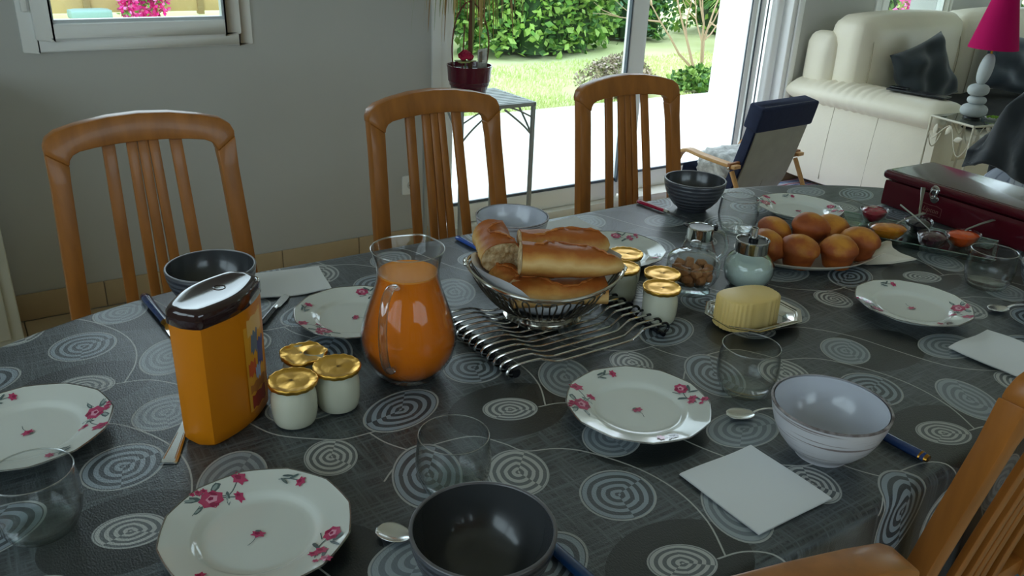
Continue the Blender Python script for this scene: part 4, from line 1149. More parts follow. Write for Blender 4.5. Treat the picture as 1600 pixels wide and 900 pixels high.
# local x runs along the front (towards the camera side), y to the back
MB().rbox((BL/2, .092, .033), (BL, .184, .066), .006, 8).build('body', bxm, tbx)
MB().loft([[(BL/2+x, .092+y, z) for x, y in rr_poly(BL/2+e, .092+e, .008)] for z, e in ((.0675, -.002), (.0685, .001), (.072, .0045), (.078, .006), (.084, .0055), (.088, .003), (.0893, 0))]).build('lid', bxm, tbx, sharp=40)
MB().loft([[(BL/2+x, .092+y, z) for x, y in rr_poly(BL/2-.006+e, .086+e, .006)] for z, e in ((.0890, 0), (.0899, 0), (.0901, -.001))]).build('lid_panel', btop, tbx, sharp=40)
cl = MB().lathe([(0, .0), (.010, 0), (.0115, .0015), (.0105, .004), (.006, .005), (0, .005)], 24, TR(.142, -.006, .077, rx=R(90))).build('clasp', chrome, tbx)
MB().lathe([(0, .0), (.009, 0), (.0108, .0015), (.0095, .004), (.005, .0045), (0, .0045)], 24, TR(.142, -.0005, .055, rx=R(90))).build('catch_plate', chrome, cl)
MB().tube(spline([(.136, -.009, .08), (.1345, -.013, .07), (.137, -.011, .058), (.147, -.011, .058), (.1495, -.013, .07), (.148, -.009, .08)], 4), .0016, 8).build('catch_loop', chrome, cl)
cu = bpy.data.curves.new('logo', 'FONT'); cu.body = 'Lipton'; cu.size = .016; cu.shear = .25; cu.align_x = 'CENTER'; cu.align_y = 'CENTER'; cu.extrude = .0002
tob = bpy.data.objects.new('logo_tmp', cu); C.objects.link(tob); bpy.context.view_layer.update()
lm = bpy.data.meshes.new_from_object(tob.evaluated_get(bpy.context.evaluated_depsgraph_get())); bpy.data.objects.remove(tob)
lm.materials.clear(); lm.materials.append(mat('logo_tan', '7e5148', .5)); lo = bpy.data.objects.new('logo_print', lm); C.objects.link(lo); lo.parent = tbx; lo.location = (.137, -.0006, .026); lo.rotation_euler = (R(90), 0, 0)
lo['label'] = 'Lipton lettering'
fr = [(.108, .036), (.118, .0385), (.132, .0375), (.152, .0385), (.165, .035), (.165, .0145), (.155, .016), (.138, .0155), (.118, .0165), (.108, .0155)]
MB().tube([(x, -.0004, z) for x, z in fr], .0005, 5, closed=True).build('logo_border', mat('logo_tan', '7e5148'), tbx)

# ---- napkins
def napkin(label, cx_, cy_, a, b_, rz, seed, amp=.0025):
    g = random.Random(seed); ph = [g.uniform(0, 6) for _ in range(4)]; n = 16
    def hz(u, v, lay): return .0006+lay*.0013+amp*(.5+.5*sin(u*2.2+v*3.1+ph[0]))*(.4+.6*abs(v))*.6+amp*.5*(1+sin(3*u-2*v+ph[1]))*.5
    bb = MB()
    for lay in (0, 1):
        vs = []; fs = []
        for i in range(n+1):
            for j in range(n+1):
                u, v = -1+2*i/n, -1+2*j/n
                vs.append((u*a*(1-.008*lay), v*b_*(1-.008*lay), hz(u, v, lay) if lay else min(hz(u, v, 0), .0006+.7*amp)))
        for i in range(n):
            for j in range(n):
                q = i*(n+1)+j; fs.append((q, q+n+1, q+n+2, q+1))
        bb.add(vs, fs)
    o = bb.build('paper_napkin', paper, None, sharp=0, loc=(cx_, cy_, E0)); o.rotation_euler = (0, 0, rz)
    return tag(o, label, 'napkin')
napkin('square white paper napkin lying beside the white bowl', .7265, .527, .0645, .0645, 0, 1)
napkin('square white paper napkin lying behind the wooden chair back post', 1.362, .564, .066, .060, R(3), 2, .006)
napkin('folded white napkin behind the orange canister', .447, 1.379, .062, .058, R(-10), 3, .005)
napkin('white napkin behind the bread, next to the far white bowl', 1.085, 1.39, .055, .05, R(0), 4, .002)

# ---- cutlery
def knife(label, p0, p1, hl, hcol, tip=None, brass=True, hr=.0068):
    """handle end at p0, blade tip at p1"""
    d = Vector((p1[0]-p0[0], p1[1]-p0[1], 0)); L = d.length; rz = atan2(d.y, d.x)
    t = thing('table_knife', label, 'knife', (p0[0], p0[1], E0), rz)
    hm = mat('handle_'+hcol, hcol, .22, coat=.3, var=.12, vscale=40)
    k = hl; P = [(0, .6), (.03, .95), (.15, 1), (.5, .92), (.85, .85), (1, .95)]
    h = MB().tube([(u*k, 0, hr*.72+.0002) for u, r_ in P], [hr*r_ for u, r_ in P], 12, flat=.72).build('handle', hm, t)
    if brass:
        br = mat('brass', 'a3762f', .25, 1)
        MB().tube([(-.002, 0, hr*.72+.0002), (.009, 0, hr*.72+.0002)], [hr*.72, hr*1.02], 12, flat=.74).build('end_cap', br, t)
        MB().tube([(k-.004, 0, hr*.72+.0002), (k+.011, 0, hr*.68)], [hr*1.02, hr*.8], 12, flat=.72).build('ferrule', br, t)
    else:
        MB().tube([(k-.002, 0, hr*.72+.0002), (k+.010, 0, hr*.7)], [hr*.95, hr*.8], 12, flat=.75).build('ferrule', steel, t)
    x0 = k+.008; bl = L-x0; rings = []
    for u, w0, w1 in ((0, -.004, .004), (.08, -.0075, .005), (.6, -.009, .005), (.85, -.0085, .0045), (.96, -.004, .0035), (1, .0005, .0015)):
        x = x0+bl*u; rings.append([(x, w0, .0030), (x, w1, .0026), (x, w1, .0040), (x, w0, .0034)])
    MB().loft(rings).build('blade', steel, t, sharp=30)
    return t
knife('table knife with glossy blue handle and brass collar, behind the canister', (.206, 1.432), (.222, 1.205), .125, '16305e', hr=.0082)
knife('blue handled knife beside the dark slate bowl', (.452, .475), (.440, .67), .11, '1d3f6e', hr=.0085)
knife('blue handled knife with brass end beside the white bowl', (.965, .450), (.955, .66), .105, '1c3d73', hr=.0085)
knife('red handled knife beside the dark ribbed bowl', (1.345, 1.458), (1.373, 1.205), .088, 'a3163a', brass=False, hr=.0066)
knife('bright blue handled knife behind the bread basket', (.828, 1.44), (.842, 1.235), .1, '1c4fa6', brass=False)
knife('dark handled knife under the folded napkin', (.345, 1.235), (.42, 1.33), .06, '14161c', brass=False, hr=.006)
spoon('teaspoon whose bowl shows beside the dark slate bowl', (.310, .668, E0+.0005), R(-52), .13)
spoon('teaspoon lying between the rose plate and the white bowl', (.832, .648, E0+.0005), R(-22), .13)
spoon('teaspoon beside the dark bowl at the table end', (1.528, .664, E0+.0005), R(-20), .12)
fk = thing('table_fork', 'steel fork whose handle end shows in front of the orange canister', 'fork', (.131, .925, E0), R(62))
def bars(P): return [[(x, -wd, z), (x, wd, z), (x, wd*.75, z+.0022), (x, -wd*.75, z+.0022)] for x, wd, z in P]
MB().loft(bars([(0, .0095, .0008), (.004, .0108, .0012), (.03, .009, .0022), (.07, .0062, .0045), (.11, .0042, .0065), (.135, .0045, .0055), (.145, .010, .004), (.155, .012, .0025)])).build('handle', steel, fk, sharp=40)
for i in range(4): MB().loft(bars([(.153, .0022, .0024), (.18, .0018, .0018), (.198, .0008, .004)]), M=TR(0, -.0093+.0062*i, 0)).build('tine', steel, fk, sharp=40)
for s in (-1, 1): MB().tube([(.006, s*.0068, .0036), (.06, s*.0038, .0058)], .0007, 6).build('handle_groove', steel, fk)
# ================================================================== plant and stand by the door
stm = mat('stand_grey_metal', 'a9adac', .4, .3)
ps = thing('plant_stand', 'tall grey metal plant stand with slatted top', 'plant stand', (1.735, 2.86, 0))
SW, SD, SH = .33, .30, .715
b = MB()
for s in (-1, 1):
    b.box((s*SW/2, 0, SH-.006), (.014, SD+.014, .016)); b.box((0, s*SD/2, SH-.006), (SW, .014, .016))
b.build('top_frame', stm, ps, bevel=.002)
for i in range(11): MB().box((0, -SD/2+.014+(SD-.028)*i/10, SH+.001), (SW-.012, .0195, .006)).build('slat', stm, ps, bevel=.0015)
for sx in (-1, 1):
    for sy in (-1, 1):
        MB().box((sx*(SW/2-.002), sy*(SD/2-.002), SH/2-.006), (.015, .015, SH-.012)).build('leg', stm, ps, bevel=.002)
for sy in (-1, 1):
    for sx in (-1, 1):
        MB().tube(spline([(sx*(SW/2-.004), sy*(SD/2-.002), SH-.13), (sx*(SW/2-.05), sy*(SD/2-.002), SH-.085), (sx*.03, sy*(SD/2-.002), SH-.02)], 5), .0042, 6).build('brace', stm, ps)
        MB().tube(spline([(sx*(SW/2-.004), sy*(SD/2-.002), SH-.06), (sx*.10, sy*(SD/2-.002), SH-.03), (sx*.05, sy*(SD/2-.002), SH-.012)], 5), .0035, 6).build('brace', stm, ps)
for sx in (-1, 1):
    for sy in (-1, 1):
        MB().tube(spline([(sx*(SW/2-.002), sy*(SD/2-.004), SH-.13), (sx*(SW/2-.002), sy*(SD/2-.05), SH-.085), (sx*(SW/2-.002), sy*.03, SH-.02)], 5), .0042, 6).build('brace', stm, ps)
PX, PY, PZ = 1.69, 2.86, SH+.0042
potm = mat('plum_glaze', '5a0f28', .2, coat=.4)
pp_ = thing('potted_dracaena', 'drooping dracaena in a glossy plum red pot', 'potted plant', (PX, PY, PZ))
MB().lathe([(0, 0), (.058, 0), (.061, .003), (.066, .02), (.0685, .035), (.071, .037), (.0735, .05), (.077, .052), (.0795, .066), (.0825, .068), (.084, .09), (.0865, .118), (.0885, .124), (.0885, .128), (.085, .128), (.083, .12), (.08, .10), (0, .10)], 56).build('pot', potm, pp_, sharp=50)
MB().lathe([(0, .117), (.04, .116), (.07, .112), (.081, .108), (.081, .101), (0, .101)], 40, rad=lambda q, z: 1+.03*sin(7*q)).build('soil', soil_m, pp_)
bark = mat('dracaena_stem', '6b4a33', .8, bump=.6, bscale=60)
MB().tube(spline([(.004, .0, .10), (.002, .0, .22), (.006, .004, .40), (.0, .006, .62)], 5), .0085, 10).build('trunk', bark, pp_)
rg = random.Random(5)
lf_m = [mat('leaf_yellow', 'b59a58', .5), mat('leaf_green', '7d8a4a', .5), mat('leaf_tan', 'a2815a', .6)]
def strap(P, wd):
    P = spline(P, 4); rings_u = []; rings_d = []; n = len(P); vs = []; fs = []
    for k, p in enumerate(P):
        t = (P[min(k+1, n-1)]-P[max(k-1, 0)]).normalized(); s = t.cross(Vector((0, 0, 1)))
        s = s.normalized() if s.length > 1e-4 else Vector((1, 0, 0)); q = wd*(sin(pi*min(1, (k/(n-1))*.9+.1))**.6)*.9+.0006
        vs += [p-s*q, p+Vector((0, 0, -q*.25)), p+s*q]
    for k in range(n-1): fs += [(3*k, 3*k+3, 3*k+4, 3*k+1), (3*k+1, 3*k+4, 3*k+5, 3*k+2)]
    return vs, fs
for i in range(84):
    a = rg.uniform(0, 2*pi); L = rg.uniform(.16, .34); h0 = rg.uniform(.53, .64); out = rg.uniform(.05, .17); dr = rg.uniform(.10, .32)
    P = [(0, 0, h0), (out*.5*cos(a), out*.5*sin(a), h0+.05), (out*cos(a), out*sin(a), h0-.01), (out*1.25*cos(a), out*1.25*sin(a), h0-dr*.6), (out*1.35*cos(a), out*1.35*sin(a), h0-dr-.05)]
    vs, fs = strap(P, rg.uniform(.003, .0062)); MB().add(vs, fs).build('leaf', lf_m[i % 3], pp_, sharp=0)
wire = mat('brown_cane', '6a3326', .6)
MB().tube(spline([(-.07, .0, .11), (-.078, 0, .2), (-.06, 0, .30), (-.01, .0, .36), (.05, 0, .32), (.085, 0, .22), (.075, 0, .11)], 5), .0028, 6).build('cane_hoop', wire, pp_)
MB().tube(spline([(-.045, -.02, .11), (-.04, -.02, .2), (-.03, -.01, .28)], 4), .0025, 6).build('cane', wire, pp_)
ro = thing('rose_pick', 'small pink fabric rose stuck in the plum pot', 'flower', (PX-.045, PY-.045, PZ+.114)); ro.scale = (1.5, 1.5, 1.5)
MB().tube([(0, 0, -.002), (0, 0, .032)], .0015, 6).build('stem', mat('stem_green', '5f7a3a', .6), ro)
bb = MB()
for k in range(14):
    a = k*2.4; r_ = .004+.0012*k
    bb.lathe([(0, -.009), (.006, -.006), (.0095, 0), (.008, .007), (.0072, .0074), (.0085, 0), (.005, -.006)], 10, TR(r_*.62*cos(a), r_*.62*sin(a), .043-.0007*k, a, .3*cos(a), .5))
bb.build('petals', mat('rose_pink', 'b41d47', .6, var=.2, vscale=60), ro)
for a in (0, 2, 4): MB().rbox((.016*cos(a), .016*sin(a), .024), (.028, .014, .003), .001, 3).build('leaf', mat('pale_leaf', 'a8b070', .6), ro)
sd = thing('seed_packet', 'plant label card with grey photo print in the plum pot', 'label card', (PX+.03, PY-.045, PZ+.109), R(28))
MB().box((0, 0, .04), (.068, .002, .086)).build('card', mat('card_print', '8b8b86', .5, col2='d0d0cc', vscale=28), sd, bevel=.0008)
MB().box((-.014, -.0014, .055), (.022, .0006, .04)).build('printed_photo', mat('photo_brown', '7a6238', .5, col2='4a4438', vscale=60), sd)
MB().box((.012, -.0014, .035), (.03, .0006, .012)).build('printed_band', mat('photo_white', 'e5e5e0', .5), sd)

# ================================================================== small armchair
ac = thing('child_armchair', 'small bentwood armchair with navy cover and grey canvas back', 'armchair', (3.085, 2.62, .0108), R(4))
# local: faces +y, x across
navy = mat('navy_cotton', '16203f', .9, var=.12, vscale=40, bump=.2, bscale=90); canvas = mat('grey_canvas', '9c9a8e', .9, var=.06, vscale=14, bump=.2, bscale=130)
birch = mat('bent_birch', 'c4935a', .4, var=.08, vscale=8, vstretch=(1, 6, 6))
prof = [(-.19, .655), (-.175, .58), (-.152, .48), (-.12, .36), (-.082, .25), (-.03, .195), (.05, .205), (.15, .245), (.24, .25)]
prof = [(p.x, p.y) for p in spline([(y, z, 0) for y, z in prof], 5)]
def sheet(off0, off1, hw, i0, i1, grow=0.0):
    rings = []
    for k in range(i0, i1+1):
        y, z = prof[k]; a = prof[max(k-1, 0)]; c = prof[min(k+1, len(prof)-1)]; t = Vector((c[0]-a[0], c[1]-a[1])).normalized(); nrm = Vector((-t.y, t.x))
        if nrm.x < 0: nrm = -nrm
        w_ = hw+grow*sin(pi*(k-i0)/max(1, i1-i0))
        p0 = Vector((y, z))+nrm*off0; p1 = Vector((y, z))+nrm*off1
        rings.append([(-w_, p0.x, p0.y), (w_, p0.x, p0.y), (w_*.97, p1.x, p1.y), (-w_*.97, p1.x, p1.y)])
    return MB().loft(rings)
N_ = len(prof)-1
sheet(0, .012, .185, 0, N_).build('canvas_back', canvas, ac, bevel=.003, sharp=50)
sheet(.012, .062, .19, 0, N_, .004).build('cushion', navy, ac, bevel=.016, bseg=3, sharp=0)
sheet(-.008, .076, .205, 0, 7).build('headrest_cover', navy, ac, bevel=.014, bseg=3, sharp=0)
MB().tube([(0, prof[2][0]-.004, prof[2][1]), (.01, prof[20][0]-.004, prof[20][1]-.002)], .0012, 5).build('back_seam', mat('seam_grey', '7f7d72', .9), ac)
for s in (-1, 1):
    P = [(s*.235, .215, .0), (s*.235, .23, .12), (s*.235, .235, .28), (s*.235, .22, .36), (s*.235, .17, .398), (s*.235, .08, .392), (s*.235, -.05, .386), (s*.235, -.13, .384)]
    P = spline(P, 5)
    MB().loft([[(p.x-.02, p.y, p.z)if 0 else (p.x-.022, p.y+n_[0]*.008, p.z+n_[1]*.008), (p.x+.022, p.y+n_[0]*.008, p.z+n_[1]*.008), (p.x+.022, p.y-n_[0]*.008, p.z-n_[1]*.008), (p.x-.022, p.y-n_[0]*.008, p.z-n_[1]*.008)]
               for p, n_ in [(P[k], (lambda t: (-t.z, t.y))((P[min(k+1, len(P)-1)]-P[max(k-1, 0)]).normalized())) for k in range(len(P))]]).build('arm', birch, ac, bevel=.002)
    Q = spline([(s*.235, .30, .008), (s*.235, .0, .008), (s*.235, -.22, .008), (s*.235, -.26, .03), (s*.235, -.19, .2), (s*.235, -.10, .36)], 5)
    MB().tube(Q, .011, 8).build('runner', birch, ac)
    MB().lathe([(0, 0), (.006, 0), (.006, .004), (0, .005)], 12, TR(s*.235+s*.0225, -.10, .377, ry=s*R(90))).build('bolt', chrome, ac)
MB().box((0, -.098, .384), (.52, .018, .03)).build('cross_bar', mat('dark_birch', '8a5426', .5), ac, bevel=.003)
MB().box((0, .2, .235), (.46, .02, .04)).build('cross_bar', birch, ac, bevel=.003)
fl = MB(); rg = random.Random(9)
fl.rbox((0, 0, 0), (.30, .26, .14), .06, 10, .01)
fl.v = [(x+rg.uniform(-.012, .012), y+rg.uniform(-.012, .012), z+rg.uniform(-.010, .010)) for x, y, z in fl.v]
o = fl.build('fleece_cushion', mat('grey_fleece', 'a9aaa8', 1, spec=.1, col2='e8e8e6', vscale=30, bump=1, bscale=60), None, sharp=0, loc=(3.07, 2.68, .33)); tag(o, 'fluffy white and grey cushion on the small armchair seat', 'cushion')

# ================================================================== sofa
leather = mat('cream_leather', 'e8e1cc', .38, spec=.4, var=.03, vscale=5, bump=.12, bscale=110)
seamm = mat('leather_seam', 'a2987f', .6)
sf = thing('leather_sofa', 'cream leather sofa standing along the garden wall', 'sofa', (3.97, 2.68, 0))
SL = 2.15
for x in (.26, SL-.1):
    for y in (-.38, .36): MB().box((x, y, .04), (.06, .06, .08)).build('foot', blackp, sf, bevel=.004)
MB().rbox((SL/2, 0, .21), (SL-.1, .84, .26), .03, 8).build('base', leather, sf)
def sofa_arm(x0, mirror):
    # side panel and rolled arm pad
    s = -1 if mirror else 1
    MB().rbox((x0+s*.10, 0, .315), (.2, .90, .49), .025, 8, .006).build('arm_panel', leather, sf)
    rings = []
    n = 110
    for i in range(n+1):
        u = i/n; y = -.475+.94*u; k = min(1, sqrt(max(0, 1-(max(0, .1-u)/.1)**2))*.9+.1, sqrt(max(0, 1-(max(0, u-.93)/.07)**2))*.8+.2)
        wr = .006*sin(u*120)*math.exp(-((u-.62)/.25)**2)
        ring = []
        for q in range(20):
            a = 2*pi*q/20; ring.append((x0+s*.095+s*.160*cos(a)*(.75+.25*k), y, .562+(.074*k+wr*.8)*sin(a)-.02*(1-k)))
        rings.append(ring)
    p = MB().loft(rings).build('arm_pad', leather, sf, sharp=60)
    for y in (-.10, .17): MB().tube([(x0-s*.0005, y, .1), (x0-s*.0045, y-.01, .32), (x0-s*.001, y-.02, .52)], .0025, 5).build('seam', seamm, sf)
sofa_arm(.0, False); sofa_arm(SL, True)
MB().rbox((SL/2, .37, .47), (SL-.16, .13, .62), .05, 10).build('back_frame', leather, sf)
MB().rbox((.085, .345, .66), (.13, .18, .42), .05, 8, .01).build('back_wing', leather, sf)
cwid = (SL-.30)/2
for i in range(2):
    x = .15+cwid*(i+.5)
    MB().rbox((x, -.1, .39), (cwid-.01, .66, .17), .05, 10, .02).build('seat_cushion', leather, sf)
    xb = .055+.985*(i+.5)
    cu_ = MB().rbox((xb, .22, .70), (.975, .24, .54), .085, 12, .028, pf=(0, 1, .7)).build('back_cushion', leather, sf)
    for sx in (-1, 1):
        MB().tube(spline([(xb+sx*.39, .103, .45), (xb+sx*.41, .085, .62), (xb+sx*.41, .088, .80), (xb+sx*.385, .12, .93), (xb+sx*.32, .17, .975)], 5), .0025, 5).build('cushion_seam', seamm, cu_)
th = MB().rbox((1.12, -.13, .485), (1.55, .70, .028), .012, 14, .012); rg = random.Random(2)
th.v = [(x, y, z+.008*sin(x*21+y*9)+.006*sin(y*31-x*5)) for x, y, z in th.v]
o = th.build('sofa_throw', mat('black_throw', '15161a', .85, var=.15, vscale=25), None, sharp=0, loc=(3.97, 2.68, .01)); tag(o, 'black throw spread over the sofa seat', 'blanket')
def pillow(label, loc, rot, w_, h_, th_, m, seed, spin=0):
    g = random.Random(seed); n = 22; bb = MB(); ph = [g.uniform(0, 6) for _ in range(5)]
    for sgn in (1, -1):
        vs = []; fs = []
        for i in range(n+1):
            for j in range(n+1):
                u, v = -1+2*i/n, -1+2*j/n; prof_ = ((1-u**4)*(1-v**4))**.55
                pinch = 1-.10*(1-abs(u))*abs(v)**3
                x = u*w_/2*(1-.09*(1-v*v)*abs(u)**2); y = v*h_/2*(1-.09*(1-u*u)*abs(v)**2)
                wr = .010*sin(4*u+5*v+ph[0])*prof_+.012*sin(7*u-3*v+ph[1])*prof_+.008*sin(9*v+2*u+ph[2])*prof_
                vs.append((x*cos(spin)-y*sin(spin), x*sin(spin)+y*cos(spin), sgn*(th_/2*prof_)+wr))
        for i in range(n):
            for j in range(n):
                q = i*(n+1)+j; f = (q, q+n+1, q+n+2, q+1); fs.append(f if sgn > 0 else f[::-1])
        bb.add(vs, fs)
    o = bb.build('throw_pillow', m, None, sharp=0, loc=loc); o.rotation_euler = rot; return tag(o, label, 'cushion', 'dark throw pillows on the sofa')
pilm = mat('slate_pillow', '2f383c', .75, spec=.3, var=.15, vscale=12, sheen=.3); pil2 = mat('blue_slate_pillow', '38444f', .6, spec=.4, var=.2, vscale=10, sheen=.3)
pillow('dark slate pillow with pointed corner next to the sofa arm', (4.40, 2.625, .69), (R(72), 0, R(-14)), .37, .35, .12, pilm, 1, R(20))
pillow('blue slate pillow in the sofa corner behind the lamp', (5.26, 2.59, .70), (R(68), 0, R(-18)), .44, .36, .12, pil2, 3, R(-12))
tb_ = thing('tablet', 'slim black tablet lying on the sofa arm', 'tablet', (4.075, 2.44, .640), R(97))
MB().rbox((0, 0, .006), (.30, .085, .012), .004, 6).build('body', blackp, tb_)
MB().rbox((.10, 0, .0165), (.09, .05, .009), .004, 4).build('remote', mat('remote_black', '0d0e11', .2), tb_)

# ================================================================== rug
rugm = mat('striped_rug', 'c8b8d8', .95)
def rug_nodes():
    n = rugm.node_tree.nodes; l = rugm.node_tree.links; b = n['Principled BSDF']
    tc = n.new('ShaderNodeTexCoord'); wv = n.new('ShaderNodeTexWave'); wv.inputs['Scale'].default_value = 2.2; wv.inputs['Distortion'].default_value = 3; wv.inputs['Detail'].default_value = 1; wv.inputs['Detail Scale'].default_value = 1.5
    wv.bands_direction = 'Y'; wv.wave_profile = 'SAW'
    l.new(tc.outputs['Object'], wv.inputs['Vector']); r = n.new('ShaderNodeValToRGB'); r.color_ramp.interpolation = 'CONSTANT'; e = r.color_ramp.elements
    e[0].position = 0; e[0].color = lin('6f8fd0'); e[1].position = .12; e[1].color = lin('e6e2ea')
    for p, c in ((.25, 'd88ab0'), (.35, 'efe8ef'), (.46, '5560a8'), (.55, 'd9dcec'), (.66, 'b23050'), (.74, 'e8d2de'), (.86, '88b4d8'), (.94, 'e9e6ee')): q = e.new(p); q.color = lin(c)
    l.new(wv.outputs['Fac'], r.inputs['Fac']); l.new(r.outputs['Color'], b.inputs['Base Color'])
rug_nodes()
o = MB().rbox((0, 0, .005), (1.46, .9, .010), .004, 6).build('striped_rug', rugm, None, loc=(3.42, 2.67, .0005)); tag(o, 'rug with wavy pink, blue and white stripes under the small armchair', 'rug')

# ================================================================== wire side table and lamp
wmt = mat('cream_wire', 'cfc9b4', .4)
st = thing('side_table', 'cream wire side table with leaf garland and glass top', 'side table', (3.965, 2.085, 0), R(-11))
a, bq, h = .115, .115, .592
W_ = .118; Dp = .12
b = MB(); P4 = [(-W_, -Dp), (W_, -Dp), (W_, Dp), (-W_, Dp)]
for i in range(4):
    p, q = P4[i], P4[(i+1) % 4]; b.tube([(*p, h), (*q, h)], .0055, 8)
b.build('top_frame', wmt, st)
for p in P4: MB().tube([(*p, 0), (*p, h)], .0055, 8).build('leg', wmt, st)
MB().box((0, 0, h+.003), (2*W_-.004, 2*Dp-.004, .006)).build('glass_top', glass_mat('table_glass', (.8, .88, .88), .12, .7, 2), st, smooth=False)
def leafm(M_): return MB().lathe([(0, -.028), (.010, -.012), (.0135, 0), (.009, .015), (0, .028)], 10, M_ @ Matrix.Diagonal((1, .22, 1, 1)))
for i in range(4):
    p, q = Vector(P4[i]), Vector(P4[(i+1) % 4])
    g = []
    for u, dz in ((0, -.07), (.12, -.10), (.30, -.055), (.45, -.025), (.55, -.04), (.68, -.12), (.80, -.15), (.92, -.12), (1, -.06)):
        c = p.lerp(q, u); g.append((c.x, c.y, h+dz))
    MB().tube(spline(g, 4), .0028, 6).build('garland_wire', wmt, st)
    az = atan2(q.y-p.y, q.x-p.x)
    for u, dz, rl in ((.16, -.055, .1), (.46, -.045, .5), (.72, -.075, 1.2)):
        c = p.lerp(q, u); leafm(TR(c.x, c.y, h+dz, az, 0, rl)).build('leaf', wmt, st)
lx, ly, lz = 3.985, 2.095, h+.0061
lp = thing('pebble_lamp', 'table lamp of stacked pale pebbles with a magenta cone shade', 'lamp', (lx, ly, lz), R(-20))
peb = mat('pale_pebble', 'b9bfbf', .7, var=.07, vscale=9, bump=.15, bscale=90)
def pebble(c, rx, ry, rz_, tilt=0, pw=.8):
    return MB().lathe([(cos(t)**1 if 0 else max(0, cos(t))**.75, math.copysign(abs(sin(t))**pw, sin(t))) for t in [R(-90+180*k/16) for k in range(17)]], 28, TR(*c, ry=tilt) @ Matrix.Diagonal((rx, ry, rz_, 1)))
MB().lathe([(0, 0), (.038, 0), (.042, .004), (.04, .008), (0, .008)], 28).build('lamp_base', blackp, lp)
pebble((0, 0, .037), .062, .056, .031).build('pebble', peb, lp); pebble((.002, 0, .084), .043, .04, .0205, .04).build('pebble', peb, lp)
pebble((-.002, .002, .131), .049, .044, .0275, -.05).build('pebble', peb, lp); pebble((.006, 0, .225), .030, .032, .071, .14, 1).build('pebble', peb, lp)
MB().tube([(.015, 0, .29), (.016, 0, .34)], .005, 8).build('stem', mat('brass', 'a3762f', .25, 1), lp)
shm = mat('magenta_shade', 'b3125a', .8, spec=.1)
MB().lathe([(.105, .318), (.1055, .319), (.034, .62), (.0325, .62), (.1035, .318)], 56, TR(.016, 0, 0)).build('lamp_shade', shm, lp)
MB().lathe([(0, .333), (.008, .333), (.0085, .35), (.024, .37), (.028, .39), (.022, .412), (0, .42)], 20, TR(.016, 0, 0)).build('bulb', mat('bulb_white', 'f0efe8', .3), lp)
MB().tube([(.016-.098, 0, .335), (.016, 0, .340), (.016+.098, 0, .335)], .0018, 6).build('shade_spider', chrome, lp)
gd = thing('green_dish', 'small dish with bright green moss on the wire side table', 'dish', (4.045, 2.03, lz))
MB().lathe([(0, 0), (.02, 0), (.034, .009), (.035, .0105), (.033, .010), (.019, .003), (0, .003)], 28).build('dish', mat('dish_white', 'd8dcd2', .3), gd)
mo = MB(); rg = random.Random(4)
for k in range(26):
    t = rg.uniform(0, 6.28); r_ = rg.uniform(0, .024); mo.lathe([(0, -.005), (.004, -.003), (.0055, 0), (.004, .003), (0, .005)], 7, TR(r_*cos(t), r_*sin(t), .010+rg.uniform(0, .006), t, rg.uniform(-1, 1)))
mo.build('moss', mat('lime_moss', '7fae2e', .7), gd)

# ================================================================== chair under a dark blanket
plaid = mat('pale_plaid', 'aab0b8', .9)
def plaid_nodes():
    n = plaid.node_tree.nodes; l = plaid.node_tree.links; b = n['Principled BSDF']; tc = n.new('ShaderNodeTexCoord'); outs = []
    for d in ('X', 'Z'):
        wv = n.new('ShaderNodeTexWave'); wv.bands_direction = d; wv.inputs['Scale'].default_value = 7; wv.inputs['Distortion'].default_value = .3; l.new(tc.outputs['Object'], wv.inputs['Vector']); outs.append(wv)
    mx = n.new('ShaderNodeMath'); mx.operation = 'MAXIMUM'; l.new(outs[0].outputs['Fac'], mx.inputs[0]); l.new(outs[1].outputs['Fac'], mx.inputs[1])
    r = n.new('ShaderNodeValToRGB'); r.color_ramp.elements[0].position = .9; r.color_ramp.elements[0].color = lin('aab0ba'); r.color_ramp.elements[1].position = .99; r.color_ramp.elements[1].color = lin('868c98')
    l.new(mx.outputs[0], r.inputs['Fac']); l.new(r.outputs['Color'], b.inputs['Base Color'])
plaid_nodes()
dc = thing('upholstered_chair', 'armchair in pale plaid fabric half covered by a dark blanket', 'armchair', (3.62, 1.21, 0), R(-90))
MB().rbox((0, 0, .24), (.66, .62, .38), .06, 10, .02).build('seat_base', plaid, dc)
MB().rbox((0, -.28, .58), (.62, .17, .52), .07, 10, .02).build('backrest', plaid, dc)
for s in (-1, 1): MB().rbox((s*.36, .0, .41), (.2, .62, .28), .06, 8, .015).build('arm', plaid, dc)
for sx in (-1, 1):
    for sy in (-1, 1): MB().box((sx*.27, sy*.25, .03), (.045, .045, .06)).build('foot', blackp, dc, bevel=.004)
bl = MB(); vs = []; fs = []; NU, NV = 64, 60
for i in range(NU+1):
    u = i/NU
    for j in range(NV+1):
        v = j/NV; x = -.46+.92*u
        # profile from behind the back, over its top and down to the seat front
        path = [(-.415, .50), (-.405, .66), (-.385, .86), (-.28, .885), (-.165, .85), (-.14, .62), (-.06, .50), (.2, .485), (.37, .46), (.40, .32)]
        t = v*(len(path)-1); k = min(int(t), len(path)-2); f = t-k; y = path[k][0]*(1-f)+path[k+1][0]*f; z = path[k][1]*(1-f)+path[k+1][1]*f
        e = max(0, abs(x)-.27)/.17
        z2 = z-.30*e*e*(1 if v < .5 else .2)
        if v < .45: z2 = max(z2, .53+.06*abs(x)+.02*sin(x*30)+.25*v)
        if abs(x) > .22 and .55 < v < .97: z2 = max(z2, .575-.3*max(0, abs(x)-.37)/.05*.4)
        fo_ = abs(sin(x*15+v*7+.5*sin(v*9)))**.5; z2 += .020*fo_+.010*sin(x*41-v*12); y += .030*(fo_-.6)*(1 if v < .35 else .3)+.012*sin(x*53-v*6)
        vs.append((x*(1+.05*sin(v*4)), y, z2))
